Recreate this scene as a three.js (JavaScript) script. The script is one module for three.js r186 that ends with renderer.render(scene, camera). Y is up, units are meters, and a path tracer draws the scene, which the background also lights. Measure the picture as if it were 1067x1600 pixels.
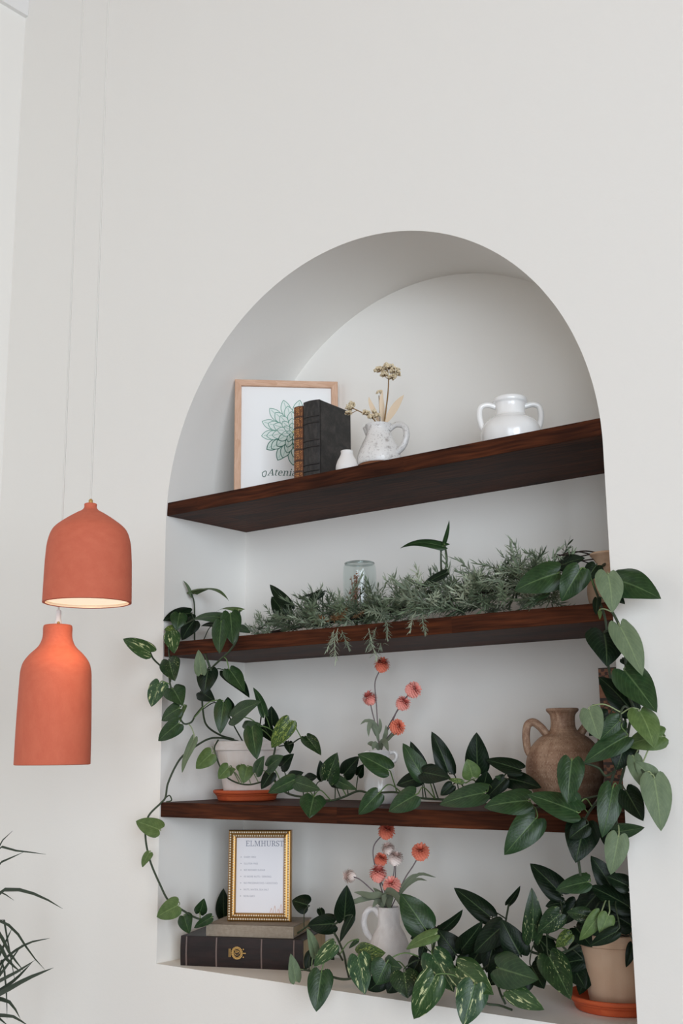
import * as THREE from 'three';
import { RoundedBoxGeometry } from 'three/addons/geometries/RoundedBoxGeometry.js';
import * as BGU from 'three/addons/utils/BufferGeometryUtils.js';
import { ImprovedNoise } from 'three/addons/math/ImprovedNoise.js';
import { RectAreaLightUniformsLib } from 'three/addons/lights/RectAreaLightUniformsLib.js';

// ---------------------------------------------------------------- camera, daylight, exposure
const scene = new THREE.Scene();
const camera = new THREE.PerspectiveCamera(48.528, 1067 / 1600, 0.05, 60);
camera.position.set(2.0862, 1.5, 1.98);
camera.rotation.set(0.2057, 0.655, -0.0107, 'YXZ');
camera.updateMatrixWorld(true);

const renderer = new THREE.WebGLRenderer();
renderer.toneMapping = THREE.LinearToneMapping;
renderer.toneMappingExposure = 0.94;
renderer.shadowMap.enabled = true;
RectAreaLightUniformsLib.init();

scene.background = new THREE.Color(0.80, 0.90, 1.0);                 // overcast sky outside the windows
scene.backgroundIntensity = 1.0;
function windowLight(x, y, z, tx, ty, tz, w, h, k) {                // daylight entering through one window opening
  const l = new THREE.RectAreaLight(new THREE.Color(0.865, 0.955, 1.055), k, w, h);
  l.name = 'window_daylight'; l.position.set(x, y, z); l.lookAt(tx, ty, tz); scene.add(l);
}
windowLight(7.17, 2.15, 5.4, 0, 2.15, 5.4, 4.4, 4.0, 8.7);
windowLight(5.2, 2.15, 7.97, 5.2, 2.15, 0, 3.2, 4.0, 4.3);

// ---------------------------------------------------------------- helpers
const V = (x, y, z) => new THREE.Vector3(x, y, z);
let seed = 7;
const rnd = () => { seed |= 0; seed = (seed + 0x6d2b79f5) | 0; let t = Math.imul(seed ^ (seed >>> 15), 1 | seed); t = (t + Math.imul(t ^ (t >>> 7), 61 | t)) ^ t; return ((t ^ (t >>> 14)) >>> 0) / 4294967296; };
const rr = (a, b) => a + (b - a) * rnd();
const perlin = new ImprovedNoise();
const N = (x, y, z = 0) => perlin.noise(x, y, z);
const fbm = (x, y, z = 0) => N(x, y, z) * 0.55 + N(x * 2.1, y * 2.1, z + 3) * 0.28 + N(x * 4.3, y * 4.3, z + 7) * 0.17;
const clamp = (v, a = 0, b = 1) => Math.min(b, Math.max(a, v));
const mix = (a, b, t) => a.map((v, i) => v + (b[i] - v) * t);
const smooth = (a, b, v) => { const t = clamp((v - a) / (b - a)); return t * t * (3 - 2 * t); };

const FOCAL = 1774.78;                                               // survey of the place: sight lines met with real depths
const toWorld = new THREE.Matrix3().setFromMatrix4(camera.matrixWorld);
function at(x, y, z) {                                               // where the sight line through a photo point meets depth z
  const d = V((x - 533.5) / FOCAL, (800 - y) / FOCAL, -1).applyMatrix3(toWorld);
  return d.multiplyScalar((z - camera.position.z) / d.z).add(camera.position);
}
function mpp(p) { return -p.clone().applyMatrix4(camera.matrixWorldInverse).z / FOCAL; }   // metres per photo point there

const used = {};
function numbered(n) { const k = used[n] = (used[n] ?? -1) + 1; return k ? n + '_' + String(k).padStart(3, '0') : n; }
function shade(o) { o.castShadow = true; o.receiveShadow = true; return o; }
function thing(name, label, category, p, group) {
  const o = new THREE.Group(); o.name = numbered(name); o.position.copy(p); scene.add(o);
  o.userData = { label, category }; if (group) o.userData.group = group;
  return o;
}
function part(name, geometry, material, parent) { const m = shade(new THREE.Mesh(geometry, material)); m.name = numbered(name); parent.add(m); return m; }
function struct(name, geometry, material, label) { const m = part(name, geometry, material, scene); m.userData.kind = 'structure'; if (label) m.userData.label = label; return m; }
function merge(list) { return BGU.mergeGeometries(list.map((g) => { const h = g.index ? g.toNonIndexed() : g; for (const k of Object.keys(h.attributes)) if (!['position', 'normal', 'uv'].includes(k)) h.deleteAttribute(k); return h; })); }
function tube(points, r, seg = 0, rad = 7, closed = false) { return new THREE.TubeGeometry(new THREE.CatmullRomCurve3(points, closed, 'centripetal'), seg || points.length * 5, r, rad, closed); }
function taper(points, r0, r1, seg = 24, rad = 10, flat = 1) {       // tube whose radius changes along its length
  const g = tube(points, 1, seg, rad), c = new THREE.CatmullRomCurve3(points, false, 'centripetal'), p = g.attributes.position;
  for (let i = 0; i <= seg; i++) { const o = c.getPointAt(i / seg), k = typeof r0 === 'function' ? r0(i / seg) : r0 + (r1 - r0) * i / seg; for (let j = 0; j <= rad; j++) { const q = i * (rad + 1) + j; p.setXYZ(q, o.x + (p.getX(q) - o.x) * k, o.y + (p.getY(q) - o.y) * k, o.z + (p.getZ(q) - o.z) * k); } }
  g.computeVertexNormals(); return g;
}
function lathe(points, seg = 56) {
  const g = new THREE.LatheGeometry(points.map(([r, y]) => new THREE.Vector2(r, y)), seg); return g;
}
function soft(points, n = 4) {                                       // rounds a lathe profile
  const c = new THREE.CatmullRomCurve3(points.map(([r, y]) => V(r, y, 0)), false, 'centripetal'); return c.getPoints(points.length * n).map((p) => [Math.max(p.x, 0), p.y]);
}
function box(w, h, d, r = 0.002, seg = 2) { return new RoundedBoxGeometry(w, h, d, seg, Math.min(r, w / 2.01, h / 2.01, d / 2.01)); }
function boxUV(g, k = 1) {                                           // uv in metres, u along x
  const p = g.attributes.position, n = g.attributes.normal, uv = g.attributes.uv;
  for (let i = 0; i < p.count; i++) { const ax = Math.abs(n.getX(i)), ay = Math.abs(n.getY(i)), az = Math.abs(n.getZ(i)), x = p.getX(i), y = p.getY(i), z = p.getZ(i); if (ax > ay && ax > az) uv.setXY(i, z * k, y * k); else if (ay > az) uv.setXY(i, x * k, z * k + 0.37); else uv.setXY(i, x * k, y * k); }
  return g;
}
function mitred(W, H, profile) {                                     // four picture-frame rails; profile: [inset, height] loop
  const out = [], corner = [[-W / 2, -H / 2, 1, 1], [W / 2, -H / 2, -1, 1], [W / 2, H / 2, -1, -1], [-W / 2, H / 2, 1, -1]];
  for (let k = 0; k < 4; k++) {
    const a = corner[k], b = corner[(k + 1) % 4], pos = [], P = (c, [d, z]) => [c[0] + c[2] * d, c[1] + c[3] * d, z];
    const uv = [], L = Math.hypot(b[0] - a[0], b[1] - a[1]);
    for (let i = 0; i < profile.length; i++) { const q = profile[i], r = profile[(i + 1) % profile.length]; pos.push(...P(a, q), ...P(b, q), ...P(b, r), ...P(a, q), ...P(b, r), ...P(a, r)); uv.push(0, q[0], L, q[0], L, r[0], 0, q[0], L, r[0], 0, r[0]); }
    const g = new THREE.BufferGeometry(); g.setAttribute('position', new THREE.Float32BufferAttribute(pos, 3)); g.setAttribute('uv', new THREE.Float32BufferAttribute(uv, 2)); g.computeVertexNormals(); out.push(g);
  }
  return out;
}
function tex(w, h, fn, { srgb = true, repeat } = {}) {
  const d = new Uint8Array(w * h * 4);
  for (let j = 0; j < h; j++) for (let i = 0; i < w; i++) { const c = fn((i + 0.5) / w, (j + 0.5) / h), q = (j * w + i) * 4; for (let k = 0; k < 3; k++) d[q + k] = clamp(c[k] ?? c[0], 0, 255); d[q + 3] = 255; }
  const t = new THREE.DataTexture(d, w, h); t.magFilter = THREE.LinearFilter; t.minFilter = THREE.LinearMipmapLinearFilter; t.generateMipmaps = true; t.wrapS = t.wrapT = THREE.RepeatWrapping;
  if (srgb) t.colorSpace = THREE.SRGBColorSpace; if (repeat) t.repeat.set(...repeat); t.needsUpdate = true; return t;
}
function print(w, h, draw) { const c = document.createElement('canvas'); c.width = w; c.height = h; draw(c.getContext('2d'), w, h); const t = new THREE.CanvasTexture(c); t.colorSpace = THREE.SRGBColorSpace; return t; }
const std = (o) => new THREE.MeshStandardMaterial({ roughness: 0.6, ...o });
const phys = (o) => new THREE.MeshPhysicalMaterial({ roughness: 0.5, ...o });

// ---------------------------------------------------------------- materials
const grit = tex(256, 256, (u, v) => [128 + 60 * fbm(u * 40, v * 40) + 40 * N(u * 120, v * 120, 5)], { srgb: false });
const gritFor = (x, y) => { const t = grit.clone(); t.repeat.set(x, y); t.needsUpdate = true; return t; };
const M = {};
M.wall = std({ color: new THREE.Color(0.88, 0.857, 0.81), roughness: 0.9, bumpMap: gritFor(3, 3), bumpScale: 0.0004 });
M.farWall = std({ color: new THREE.Color(0.17, 0.10, 0.045), roughness: 0.9 });
M.ceiling = std({ color: new THREE.Color(0.30, 0.165, 0.06), roughness: 0.95 });
M.floor = std({ roughness: 0.55, map: tex(256, 256, (u, v) => mix([92, 66, 46], [68, 48, 33], clamp(0.5 + fbm(u * 3, v * 30))), { repeat: [0.7, 0.7] }) });
const woodFn = (dark, light) => (u, v) => { const g = fbm(u * 5, v * 46 + 1.5 * N(u * 4, v * 5, 2)), f = N(u * 9, v * 160, 8), b = fbm(u * 3 + 9, v * 4, 4); return mix(dark, light, clamp(0.42 + g * 0.9 + f * 0.22 + b * 0.7)); };
M.shelfWood = phys({ map: tex(512, 256, woodFn([44, 21, 12], [98, 52, 29]), { repeat: [1.6, 3.2] }), roughness: 0.55, specularIntensity: 0.18, bumpMap: tex(256, 256, (u, v) => [128 + 90 * fbm(u * 4, v * 60)], { srgb: false, repeat: [1.6, 3.2] }), bumpScale: 0.0006 });
M.rawWood = std({ color: '#a8794a', roughness: 0.8 });
M.paleOak = std({ map: tex(256, 256, woodFn([196, 152, 122], [222, 186, 160]), { repeat: [6, 12] }), roughness: 0.55 });
M.paperWhite = std({ color: '#f1f0ee', roughness: 0.85 });
M.cream = std({ color: '#d9cdb2', roughness: 0.9 });
const clayFn = (a, b, s) => (u, v) => mix(a, b, clamp(0.5 + 0.8 * fbm(u * s, v * s) + 0.25 * N(u * s * 9, v * s * 9, 4)));
M.terracotta = std({ map: tex(256, 256, clayFn([200, 100, 74], [210, 112, 84], 22)), roughness: 0.82, bumpMap: gritFor(4, 3), bumpScale: 0.0005 });
M.saucer = std({ map: tex(256, 128, clayFn([182, 72, 34], [206, 98, 52], 7)), roughness: 0.7, bumpMap: gritFor(6, 2), bumpScale: 0.0005 });
M.whitewash = std({ map: tex(256, 256, (u, v) => mix([226, 212, 202], [240, 233, 228], clamp(0.5 + 0.8 * fbm(u * 4, v * 26) + 0.3 * N(u * 40, v * 40)))), roughness: 0.9, bumpMap: gritFor(5, 3), bumpScale: 0.0005 });
M.tanClay = std({ map: tex(256, 256, (u, v) => mix([206, 168, 138], [226, 196, 168], clamp(0.5 + 0.9 * fbm(u * 4, v * 12)))), roughness: 0.9, bumpMap: gritFor(5, 3), bumpScale: 0.0005 });
M.soil = std({ color: '#2c2018', roughness: 1, bumpMap: gritFor(2, 2), bumpScale: 0.004 });
M.whiteGlaze = phys({ color: '#efeeec', roughness: 0.22, clearcoat: 0.6, clearcoatRoughness: 0.15 });
M.whiteMatte = std({ color: '#eeebe8', roughness: 0.75, bumpMap: gritFor(4, 4), bumpScale: 0.0008 });
M.mottled = phys({ map: tex(256, 256, (u, v) => { const n = fbm(u * 14, v * 12, 2), s = N(u * 60, v * 60, 1); return mix([232, 230, 227], [150, 143, 140], clamp((n - 0.16) * 3.2) * 0.7 + (s > 0.42 ? 0.35 : 0)); }), roughness: 0.32, bumpMap: gritFor(3, 3), bumpScale: 0.0016, clearcoat: 0.4 });
M.bareClay = std({ color: '#8d5a3c', roughness: 0.95, bumpMap: gritFor(4, 2), bumpScale: 0.001 });
M.plaster = std({ map: tex(256, 256, (u, v) => mix([240, 236, 234], [214, 207, 204], clamp(0.25 + fbm(u * 7, v * 7)))), roughness: 0.88, bumpMap: gritFor(5, 5), bumpScale: 0.0012 });
M.brownJug = std({ map: tex(1024, 512, (u, v) => { const n = fbm(u * 9, v * 6, 3), band = N(u * 4, v * 60, 6), sp = N(u * 260, v * 120, 2), f = fbm(u * 60, v * 30, 8); let c = mix([128, 92, 70], [208, 178, 152], clamp(0.48 + n * 0.9 + band * 0.22 + f * 0.2)); if (sp > 0.42) c = mix(c, [216, 198, 176], 0.55); if (sp < -0.46) c = mix(c, [72, 48, 36], 0.5); return c; }), roughness: 0.62, bumpMap: tex(256, 256, (u, v) => [128 + 70 * N(u * 5, v * 50, 2) + 40 * N(u * 60, v * 60)], { srgb: false }), bumpScale: 0.0016 });
M.blackLeather = phys({ map: tex(256, 256, (u, v) => mix([24, 22, 21], [74, 68, 64], clamp(0.25 + 1.1 * fbm(u * 7, v * 9) + 0.2 * N(u * 50, v * 50)))), roughness: 0.5, bumpMap: gritFor(3, 3), bumpScale: 0.0006 });
M.darkLeather = phys({ map: tex(256, 256, (u, v) => mix([22, 13, 13], [50, 30, 28], clamp(0.3 + fbm(u * 6, v * 6)))), roughness: 0.42, bumpMap: gritFor(4, 4), bumpScale: 0.0004 });
M.leatherEdge = phys({ color: '#6d5b54', roughness: 0.5 });
M.tooled = std({ map: tex(256, 1024, (u, v) => {                       // brown leather with worn gold tooling
  const y = v * 7, f = y - Math.floor(y), gx = Math.abs(u - 0.5) * 2, orn = Math.cos(gx * 9 + Math.sin(f * 12) * 2) * Math.sin(f * Math.PI * 5 + gx * 3) + 0.5 * N(u * 12, v * 90, 3);
  let c = mix([88, 48, 24], [132, 80, 42], clamp(0.5 + fbm(u * 4, v * 18)));
  if (f < 0.1 || f > 0.93) c = mix(c, [52, 28, 16], 0.7); else if (orn > 0.32 && gx < 0.84) c = mix(c, [196, 138, 74], 0.75);
  return c; }), roughness: 0.55, bumpMap: gritFor(1, 4), bumpScale: 0.0006 });
M.tooledDark = std({ map: tex(128, 1024, (u, v) => {
  const y = v * 9, f = y - Math.floor(y), gx = Math.abs(u - 0.5) * 2, row = Math.floor(y), orn = Math.sin(gx * 10 + row) * Math.cos(f * 15) + 0.6 * N(u * 14, v * 80, 5);
  let c = mix([96, 58, 38], [140, 92, 64], clamp(0.5 + fbm(u * 4, v * 18)));
  if (f < 0.08 || f > 0.92) c = [38, 22, 16]; else if (row % 2 === 0 && orn > 0.1) c = mix(c, [40, 24, 18], 0.8);
  return c; }), roughness: 0.6, bumpMap: gritFor(1, 4), bumpScale: 0.0006 });
M.greyCloth = std({ map: tex(256, 256, (u, v) => mix([132, 118, 102], [168, 156, 140], clamp(0.5 + 0.5 * N(u * 90, v * 10) + 0.5 * fbm(u * 3, v * 30)))), roughness: 0.8, bumpMap: gritFor(5, 5), bumpScale: 0.0004 });
M.pages = std({ map: tex(64, 256, (u, v) => mix([150, 128, 96], [198, 180, 148], clamp(0.5 + 0.6 * N(u * 3, v * 120)))), roughness: 0.9 });
M.gold = std({ color: '#a98048', metalness: 0.85, roughness: 0.34 });
M.goldBead = std({ color: '#f7ead0', metalness: 0.25, roughness: 0.3 });
M.goldPrint = std({ color: '#c9a262', metalness: 0.6, roughness: 0.45 });
M.cord = std({ color: '#dfdcd5', roughness: 0.9 });
M.glass = phys({ color: '#eef3f2', transmission: 1, thickness: 0, roughness: 0.02, ior: 1.45 });
M.glassRim = phys({ color: '#dfe6e6', transmission: 1, thickness: 0.004, roughness: 0.03, ior: 1.5 });
M.lampInside = std({ color: '#f4e6d2', roughness: 0.7 });
M.lampGlow = std({ color: '#fff2df', emissive: new THREE.Color(1.0, 0.80, 0.58), emissiveIntensity: 0.75, roughness: 0.6 });
M.stemGreen = std({ color: '#5f7a44', roughness: 0.55 });
M.stemDark = std({ color: '#33402a', roughness: 0.6 });
M.stemPale = std({ color: '#8c9a70', roughness: 0.6 });
M.twig = std({ color: '#2b201a', roughness: 0.8 });

// leaf blades: u across (0.5 = midrib), v from stalk to tip
const veins = (u, v) => { const t = Math.abs(u * 2 - 1), f = ((v - t * 0.42) * 9) % 1, g = f < 0 ? f + 1 : f; return Math.max(smooth(0.09, 0.0, t) , smooth(0.16, 0, Math.min(g, 1 - g)) * 0.34 * (1 - t * 0.4)); };
function leafTex(a, b, kind = 0, s = 1) {
  return tex(128, 256, (u, v) => {
    const t = u * 2 - 1, n = fbm(u * 4 + s * 9, v * 6, s); let c = mix(a, b, clamp(0.45 + n * 0.9)); c = mix(c, mix(c, [176, 196, 136], 0.32), veins(u, v));
    const st = fbm(t * 3.2 + s * 3, (v - Math.abs(t) * 0.7) * 3.0 + s * 11, s * 2.3 + (t > 0 ? 4 : 0)), fine = fbm(t * 15, (v - Math.abs(t) * 0.6) * 12, s + 2);
    if (kind === 1) c = mix(c, [206, 206, 150], smooth(0.30, 0.40, fine + st * 0.35) * 0.8);
    if (kind === 2) c = mix(c, [208, 210, 160], Math.max(smooth(0.17, 0.30, st + 0.35 * fine), smooth(0.36, 0.46, fine) * 0.6) * 0.88);
    if (kind === 3) c = mix(c, [190, 200, 96], Math.max(smooth(0.10, 0.24, fine + st * 0.5) * 0.75, 0));
    return c;
  });
}
const leafBump = tex(128, 256, (u, v) => [150 - 90 * veins(u, v) + 22 * N(u * 12, v * 18)], { srgb: false });
const leafMat = (t, o = {}) => phys({ map: t, roughness: 0.34, specularIntensity: 0.55, bumpMap: leafBump, bumpScale: 0.0011, side: THREE.DoubleSide, ...o });
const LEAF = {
  d: leafMat(leafTex([13, 25, 15], [25, 41, 25], 0, 1), { specularIntensity: 0.3, roughness: 0.36 }),  // near-black green: mid leaf with the shade painted into its colour
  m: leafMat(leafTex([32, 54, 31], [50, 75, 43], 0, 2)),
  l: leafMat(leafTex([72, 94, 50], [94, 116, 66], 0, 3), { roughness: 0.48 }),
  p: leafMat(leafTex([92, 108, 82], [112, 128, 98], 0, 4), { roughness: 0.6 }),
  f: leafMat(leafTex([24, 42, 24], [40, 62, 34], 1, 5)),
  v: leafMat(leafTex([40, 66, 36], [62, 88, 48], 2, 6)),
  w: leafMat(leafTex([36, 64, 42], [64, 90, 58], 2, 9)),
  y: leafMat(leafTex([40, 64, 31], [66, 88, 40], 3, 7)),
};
M.garland = [['#84907a', 0], ['#69785e', 0], ['#47553f', 0], ['#a8b29a', 0]].map(([a]) => std({ color: a, roughness: 0.7, side: THREE.DoubleSide }));
M.driedLeaf = std({ color: '#7d5a38', roughness: 0.85, side: THREE.DoubleSide });
M.greyLeaf = std({ color: '#6f7964', roughness: 0.75, side: THREE.DoubleSide });
M.greyStem = std({ color: '#6e6264', roughness: 0.7 });
const petalMat = (a, b) => std({ map: tex(32, 64, (u, v) => mix(a, b, clamp(v * 1.5 - 0.2 + 0.15 * N(u * 4, v * 6)))), roughness: 0.75, side: THREE.DoubleSide });
M.petalRed = petalMat([176, 62, 42], [236, 134, 106]);
M.petalCoral = petalMat([196, 80, 72], [245, 164, 150]);
M.petalBlush = petalMat([214, 176, 164], [248, 234, 226]);
M.statice = std({ color: '#e6d6b6', roughness: 0.9, side: THREE.DoubleSide });
M.staticeDark = std({ color: '#8a6a40', roughness: 0.9 });
M.palePetal = std({ color: '#e2cdb2', roughness: 0.8, side: THREE.DoubleSide });
M.pinkBud = std({ color: '#a97c68', roughness: 0.9 });
M.spiky = std({ color: '#2c3a2a', roughness: 0.55, side: THREE.DoubleSide });
M.trim = std({ color: new THREE.Color(0.84, 0.83, 0.81), roughness: 0.6 });

// ---------------------------------------------------------------- the room
const W = 1.2, D = 0.3005, NICHE = 1.0086, SPRING = 2.064, RAD = 0.6, LEFT = -0.7026, RIGHT = 7.2, BACK = 8.0, TOP = 4.6;
const S3 = 1.3779, S2 = 1.7644, S1 = 2.122, TH = 0.0345;
{
  const s = new THREE.Shape(); s.moveTo(LEFT, 0); s.lineTo(RIGHT, 0); s.lineTo(RIGHT, TOP); s.lineTo(LEFT, TOP); s.closePath();
  const h = new THREE.Path(); h.moveTo(0, NICHE); h.lineTo(0, SPRING); h.absarc(W / 2, SPRING, RAD, Math.PI, 0, true); h.lineTo(W, NICHE); h.closePath(); s.holes.push(h);
  let g = new THREE.ExtrudeGeometry(s, { depth: 0.42, bevelEnabled: false, curveSegments: 64 }); g.translate(0, 0, -0.42); g = BGU.toCreasedNormals(g, 0.5);
  struct('wall_front', g, M.wall, 'off white plaster wall with an arched shelf niche');
  const back = new THREE.BoxGeometry(W + 0.04, 1.75, 0.1); back.translate(W / 2, 1.85, -D - 0.05); struct('wall_niche', back, M.wall, 'back panel of the arched niche');
}
{ const g = new THREE.BoxGeometry(0.15, TOP, BACK); g.translate(LEFT - 0.075, TOP / 2, BACK / 2); struct('wall_left', g, M.wall); }
function wallWithWindow(name, u0, u1, w0, w1, y0, y1) {               // a wall in the xy plane with one window opening
  const s = new THREE.Shape(); s.moveTo(u0, 0); s.lineTo(u1, 0); s.lineTo(u1, TOP); s.lineTo(u0, TOP); s.closePath();
  const h = new THREE.Path(); h.moveTo(w0, y0); h.lineTo(w1, y0); h.lineTo(w1, y1); h.lineTo(w0, y1); h.closePath(); s.holes.push(h);
  return struct(name, new THREE.ExtrudeGeometry(s, { depth: 0.2, bevelEnabled: false }), M.farWall);
}
{ const m = wallWithWindow('wall_right', -BACK, 0, -7.7, -3.1, 0.1, 4.2); m.rotation.y = Math.PI / 2; m.position.set(RIGHT, 0, 0); }
{ const m = wallWithWindow('wall_back', LEFT, RIGHT, 3.5, 6.9, 0.1, 4.2); m.position.set(0, 0, BACK); }
function windowFrame(name, w, h) { const g = []; for (const x of [-w / 2 + 0.03, 0, w / 2 - 0.03]) { const b = new THREE.BoxGeometry(0.06, h, 0.06); b.translate(x, 0, 0); g.push(b); } for (const y of [-h / 2 + 0.03, h / 2 - 0.03]) { const b = new THREE.BoxGeometry(w, 0.06, 0.06); b.translate(0, y, 0); g.push(b); } return struct(name, merge(g), M.trim); }
{ const m = windowFrame('window_1', 4.6, 4.1); m.rotation.y = Math.PI / 2; m.position.set(RIGHT + 0.14, 2.15, 5.4); }
{ const m = windowFrame('window_2', 3.4, 4.1); m.position.set(5.2, 2.15, BACK + 0.14); }
{ const g = new THREE.BoxGeometry(RIGHT - LEFT + 0.4, 0.1, BACK + 0.8); g.translate((LEFT + RIGHT) / 2, -0.05, BACK / 2); struct('floor', g, M.floor); }
{ const g = new THREE.BoxGeometry(RIGHT - LEFT + 0.4, 0.1, BACK + 0.8); g.translate((LEFT + RIGHT) / 2, TOP + 0.05, BACK / 2); struct('ceiling', g, M.ceiling); }
{ const g = box(0.016, TOP - 3.8255, BACK, 0.001); g.translate(LEFT + 0.008, (TOP + 3.8255) / 2, BACK / 2); struct('trim_1', g, M.trim, 'white board along the top of the left wall'); }

// ---------------------------------------------------------------- shelves
function shelf(top, label, chamfer) {
  const o = thing('wooden_shelf', label, 'shelf', V(W / 2, top - TH, 0), 'dark boards across the niche');
  const w = W - 0.002, s = new THREE.Shape(), c = chamfer ? 0.012 : 0.002;      // plan outline, front at +y
  s.moveTo(-w / 2, -D); s.lineTo(w / 2, -D); s.lineTo(w / 2, -c * 1.2); s.lineTo(w / 2 - c, 0); s.lineTo(-w / 2 + 0.001, 0); s.closePath();
  const b = 0.0012, g = new THREE.ExtrudeGeometry(s, { depth: TH - 2 * b, bevelEnabled: true, bevelThickness: b, bevelSize: b, bevelOffset: -b, bevelSegments: 2 });
  g.rotateX(-Math.PI / 2); g.scale(1, 1, -1); g.index || 0; 
  const p = g.attributes.position; for (let i = 0; i < p.count; i += 3) { const a = [p.getX(i + 1), p.getY(i + 1), p.getZ(i + 1)]; p.setXYZ(i + 1, p.getX(i + 2), p.getY(i + 2), p.getZ(i + 2)); p.setXYZ(i + 2, ...a); }
  g.rotateY(0); g.scale(1, 1, -1); for (let i = 0; i < p.count; i += 3) { const a = [p.getX(i + 1), p.getY(i + 1), p.getZ(i + 1)]; p.setXYZ(i + 1, p.getX(i + 2), p.getY(i + 2), p.getZ(i + 2)); p.setXYZ(i + 2, ...a); }
  g.computeVertexNormals(); g.computeBoundingBox(); g.translate(0, -g.boundingBox.min.y, -g.boundingBox.max.z - 0.003);
  boxUV(g); const uv = g.attributes.uv, k = top * 7.3; for (let i = 0; i < uv.count; i++) uv.setXY(i, uv.getX(i) + k, uv.getY(i) + k * 0.31);
  part('board', g, M.shelfWood, o);
  return o;
}
shelf(S1, 'dark stained wooden board carrying the framed succulent print and white jar', true);
shelf(S2, 'dark stained wooden board under the rosemary garland', false);
shelf(S3, 'dark stained wooden board carrying the whitewashed pothos pot and the brown jug', false);

// ---------------------------------------------------------------- pendant lamps
function pendant(name, label, p, profile, R, inside, cordLabel) {
  const o = thing(name, label, 'pendant lamp', p, 'terracotta pendant lamps');
  const out = soft(profile.map(([r, y]) => [r * R, y * R]), 6), top = out[out.length - 1][1];
  const inner = out.filter(([r, y]) => y < top - 0.02).map(([r, y]) => [Math.max(r - 0.006, 0.004), y * 0.985]).reverse();
  const rim = [[out[0][0] - 0.006, 0], [out[0][0] - 0.003, -0.0012], [out[0][0] - 0.0005, 0]];
  part('lamp_shade', lathe([...rim.slice(0), ...out], 72), M.terracotta, o);
  part('lining', lathe([...inner, [out[0][0] - 0.006, 0]], 72), M.lampInside, o);
  const d = new THREE.CylinderGeometry(out[0][0] - 0.0065, out[0][0] - 0.0065, 0.003, 64); d.translate(0, 0.007, 0); part('diffuser', d, M.lampGlow, o);
  const l = new THREE.RectAreaLight(new THREE.Color(1.0, 0.62, 0.32), inside, R * 1.2, R * 1.2); l.name = 'lamp_light'; l.position.set(0, 0.004, 0); l.rotation.x = -Math.PI / 2; o.add(l);
  const H = TOP - p.y;
  part('cord', tube([V(0, top - 0.004, 0), V(0.0005, top + 0.3, 0), V(-0.0005, (top + H) / 2, 0), V(0, H - 0.02, 0)], 0.0019, 40, 8), M.cord, o);
  const c = lathe(soft([[0.045, H], [0.045, H - 0.012], [0.02, H - 0.028], [0.002, H - 0.03]], 3), 32); part('ceiling_rose', c, M.cord, o);
  return { o, top };
}
const upper = pendant('pendant_lamp', 'dome shaped terracotta pendant lamp with its lit round opening showing', V(0.246, 1.801, 0.45),
  [[1, 0], [0.99, 0.5], [0.972, 1.06], [0.935, 1.42], [0.83, 1.70], [0.575, 1.92], [0.33, 2.08], [0.18, 2.17], [0.145, 2.23], [0.14, 2.31], [0.04, 2.33]], 0.0905, 8.5);
part('cord_grip', lathe([[0.0045, upper.top - 0.002], [0.0045, upper.top + 0.006], [0.002, upper.top + 0.009]], 16), M.goldPrint, upper.o);
const lower = pendant('pendant_lamp', 'bottle shaped terracotta pendant lamp hanging just below the dome shaped one', V(0.0915, 1.4745, 0.4),
  [[1, 0], [0.985, 1.1], [0.955, 2.1], [0.935, 2.48], [0.875, 2.70], [0.735, 2.90], [0.49, 3.15], [0.408, 3.34], [0.392, 3.45], [0.39, 3.66], [0.365, 3.715], [0.05, 3.73]], 0.0795, 5);
part('cord_grip', lathe(soft([[0.0085, lower.top - 0.002], [0.0085, lower.top + 0.004], [0.006, lower.top + 0.012], [0.006, lower.top + 0.03], [0.0025, lower.top + 0.034]], 3), 20), M.paperWhite, lower.o);
for (const a of [0.6, 3.7]) { const g = new THREE.SphereGeometry(0.0032, 10, 8); g.translate(Math.cos(a) * 0.0115, lower.top + 0.003, Math.sin(a) * 0.0115); part('screw', g, M.goldPrint, lower.o); }

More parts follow.
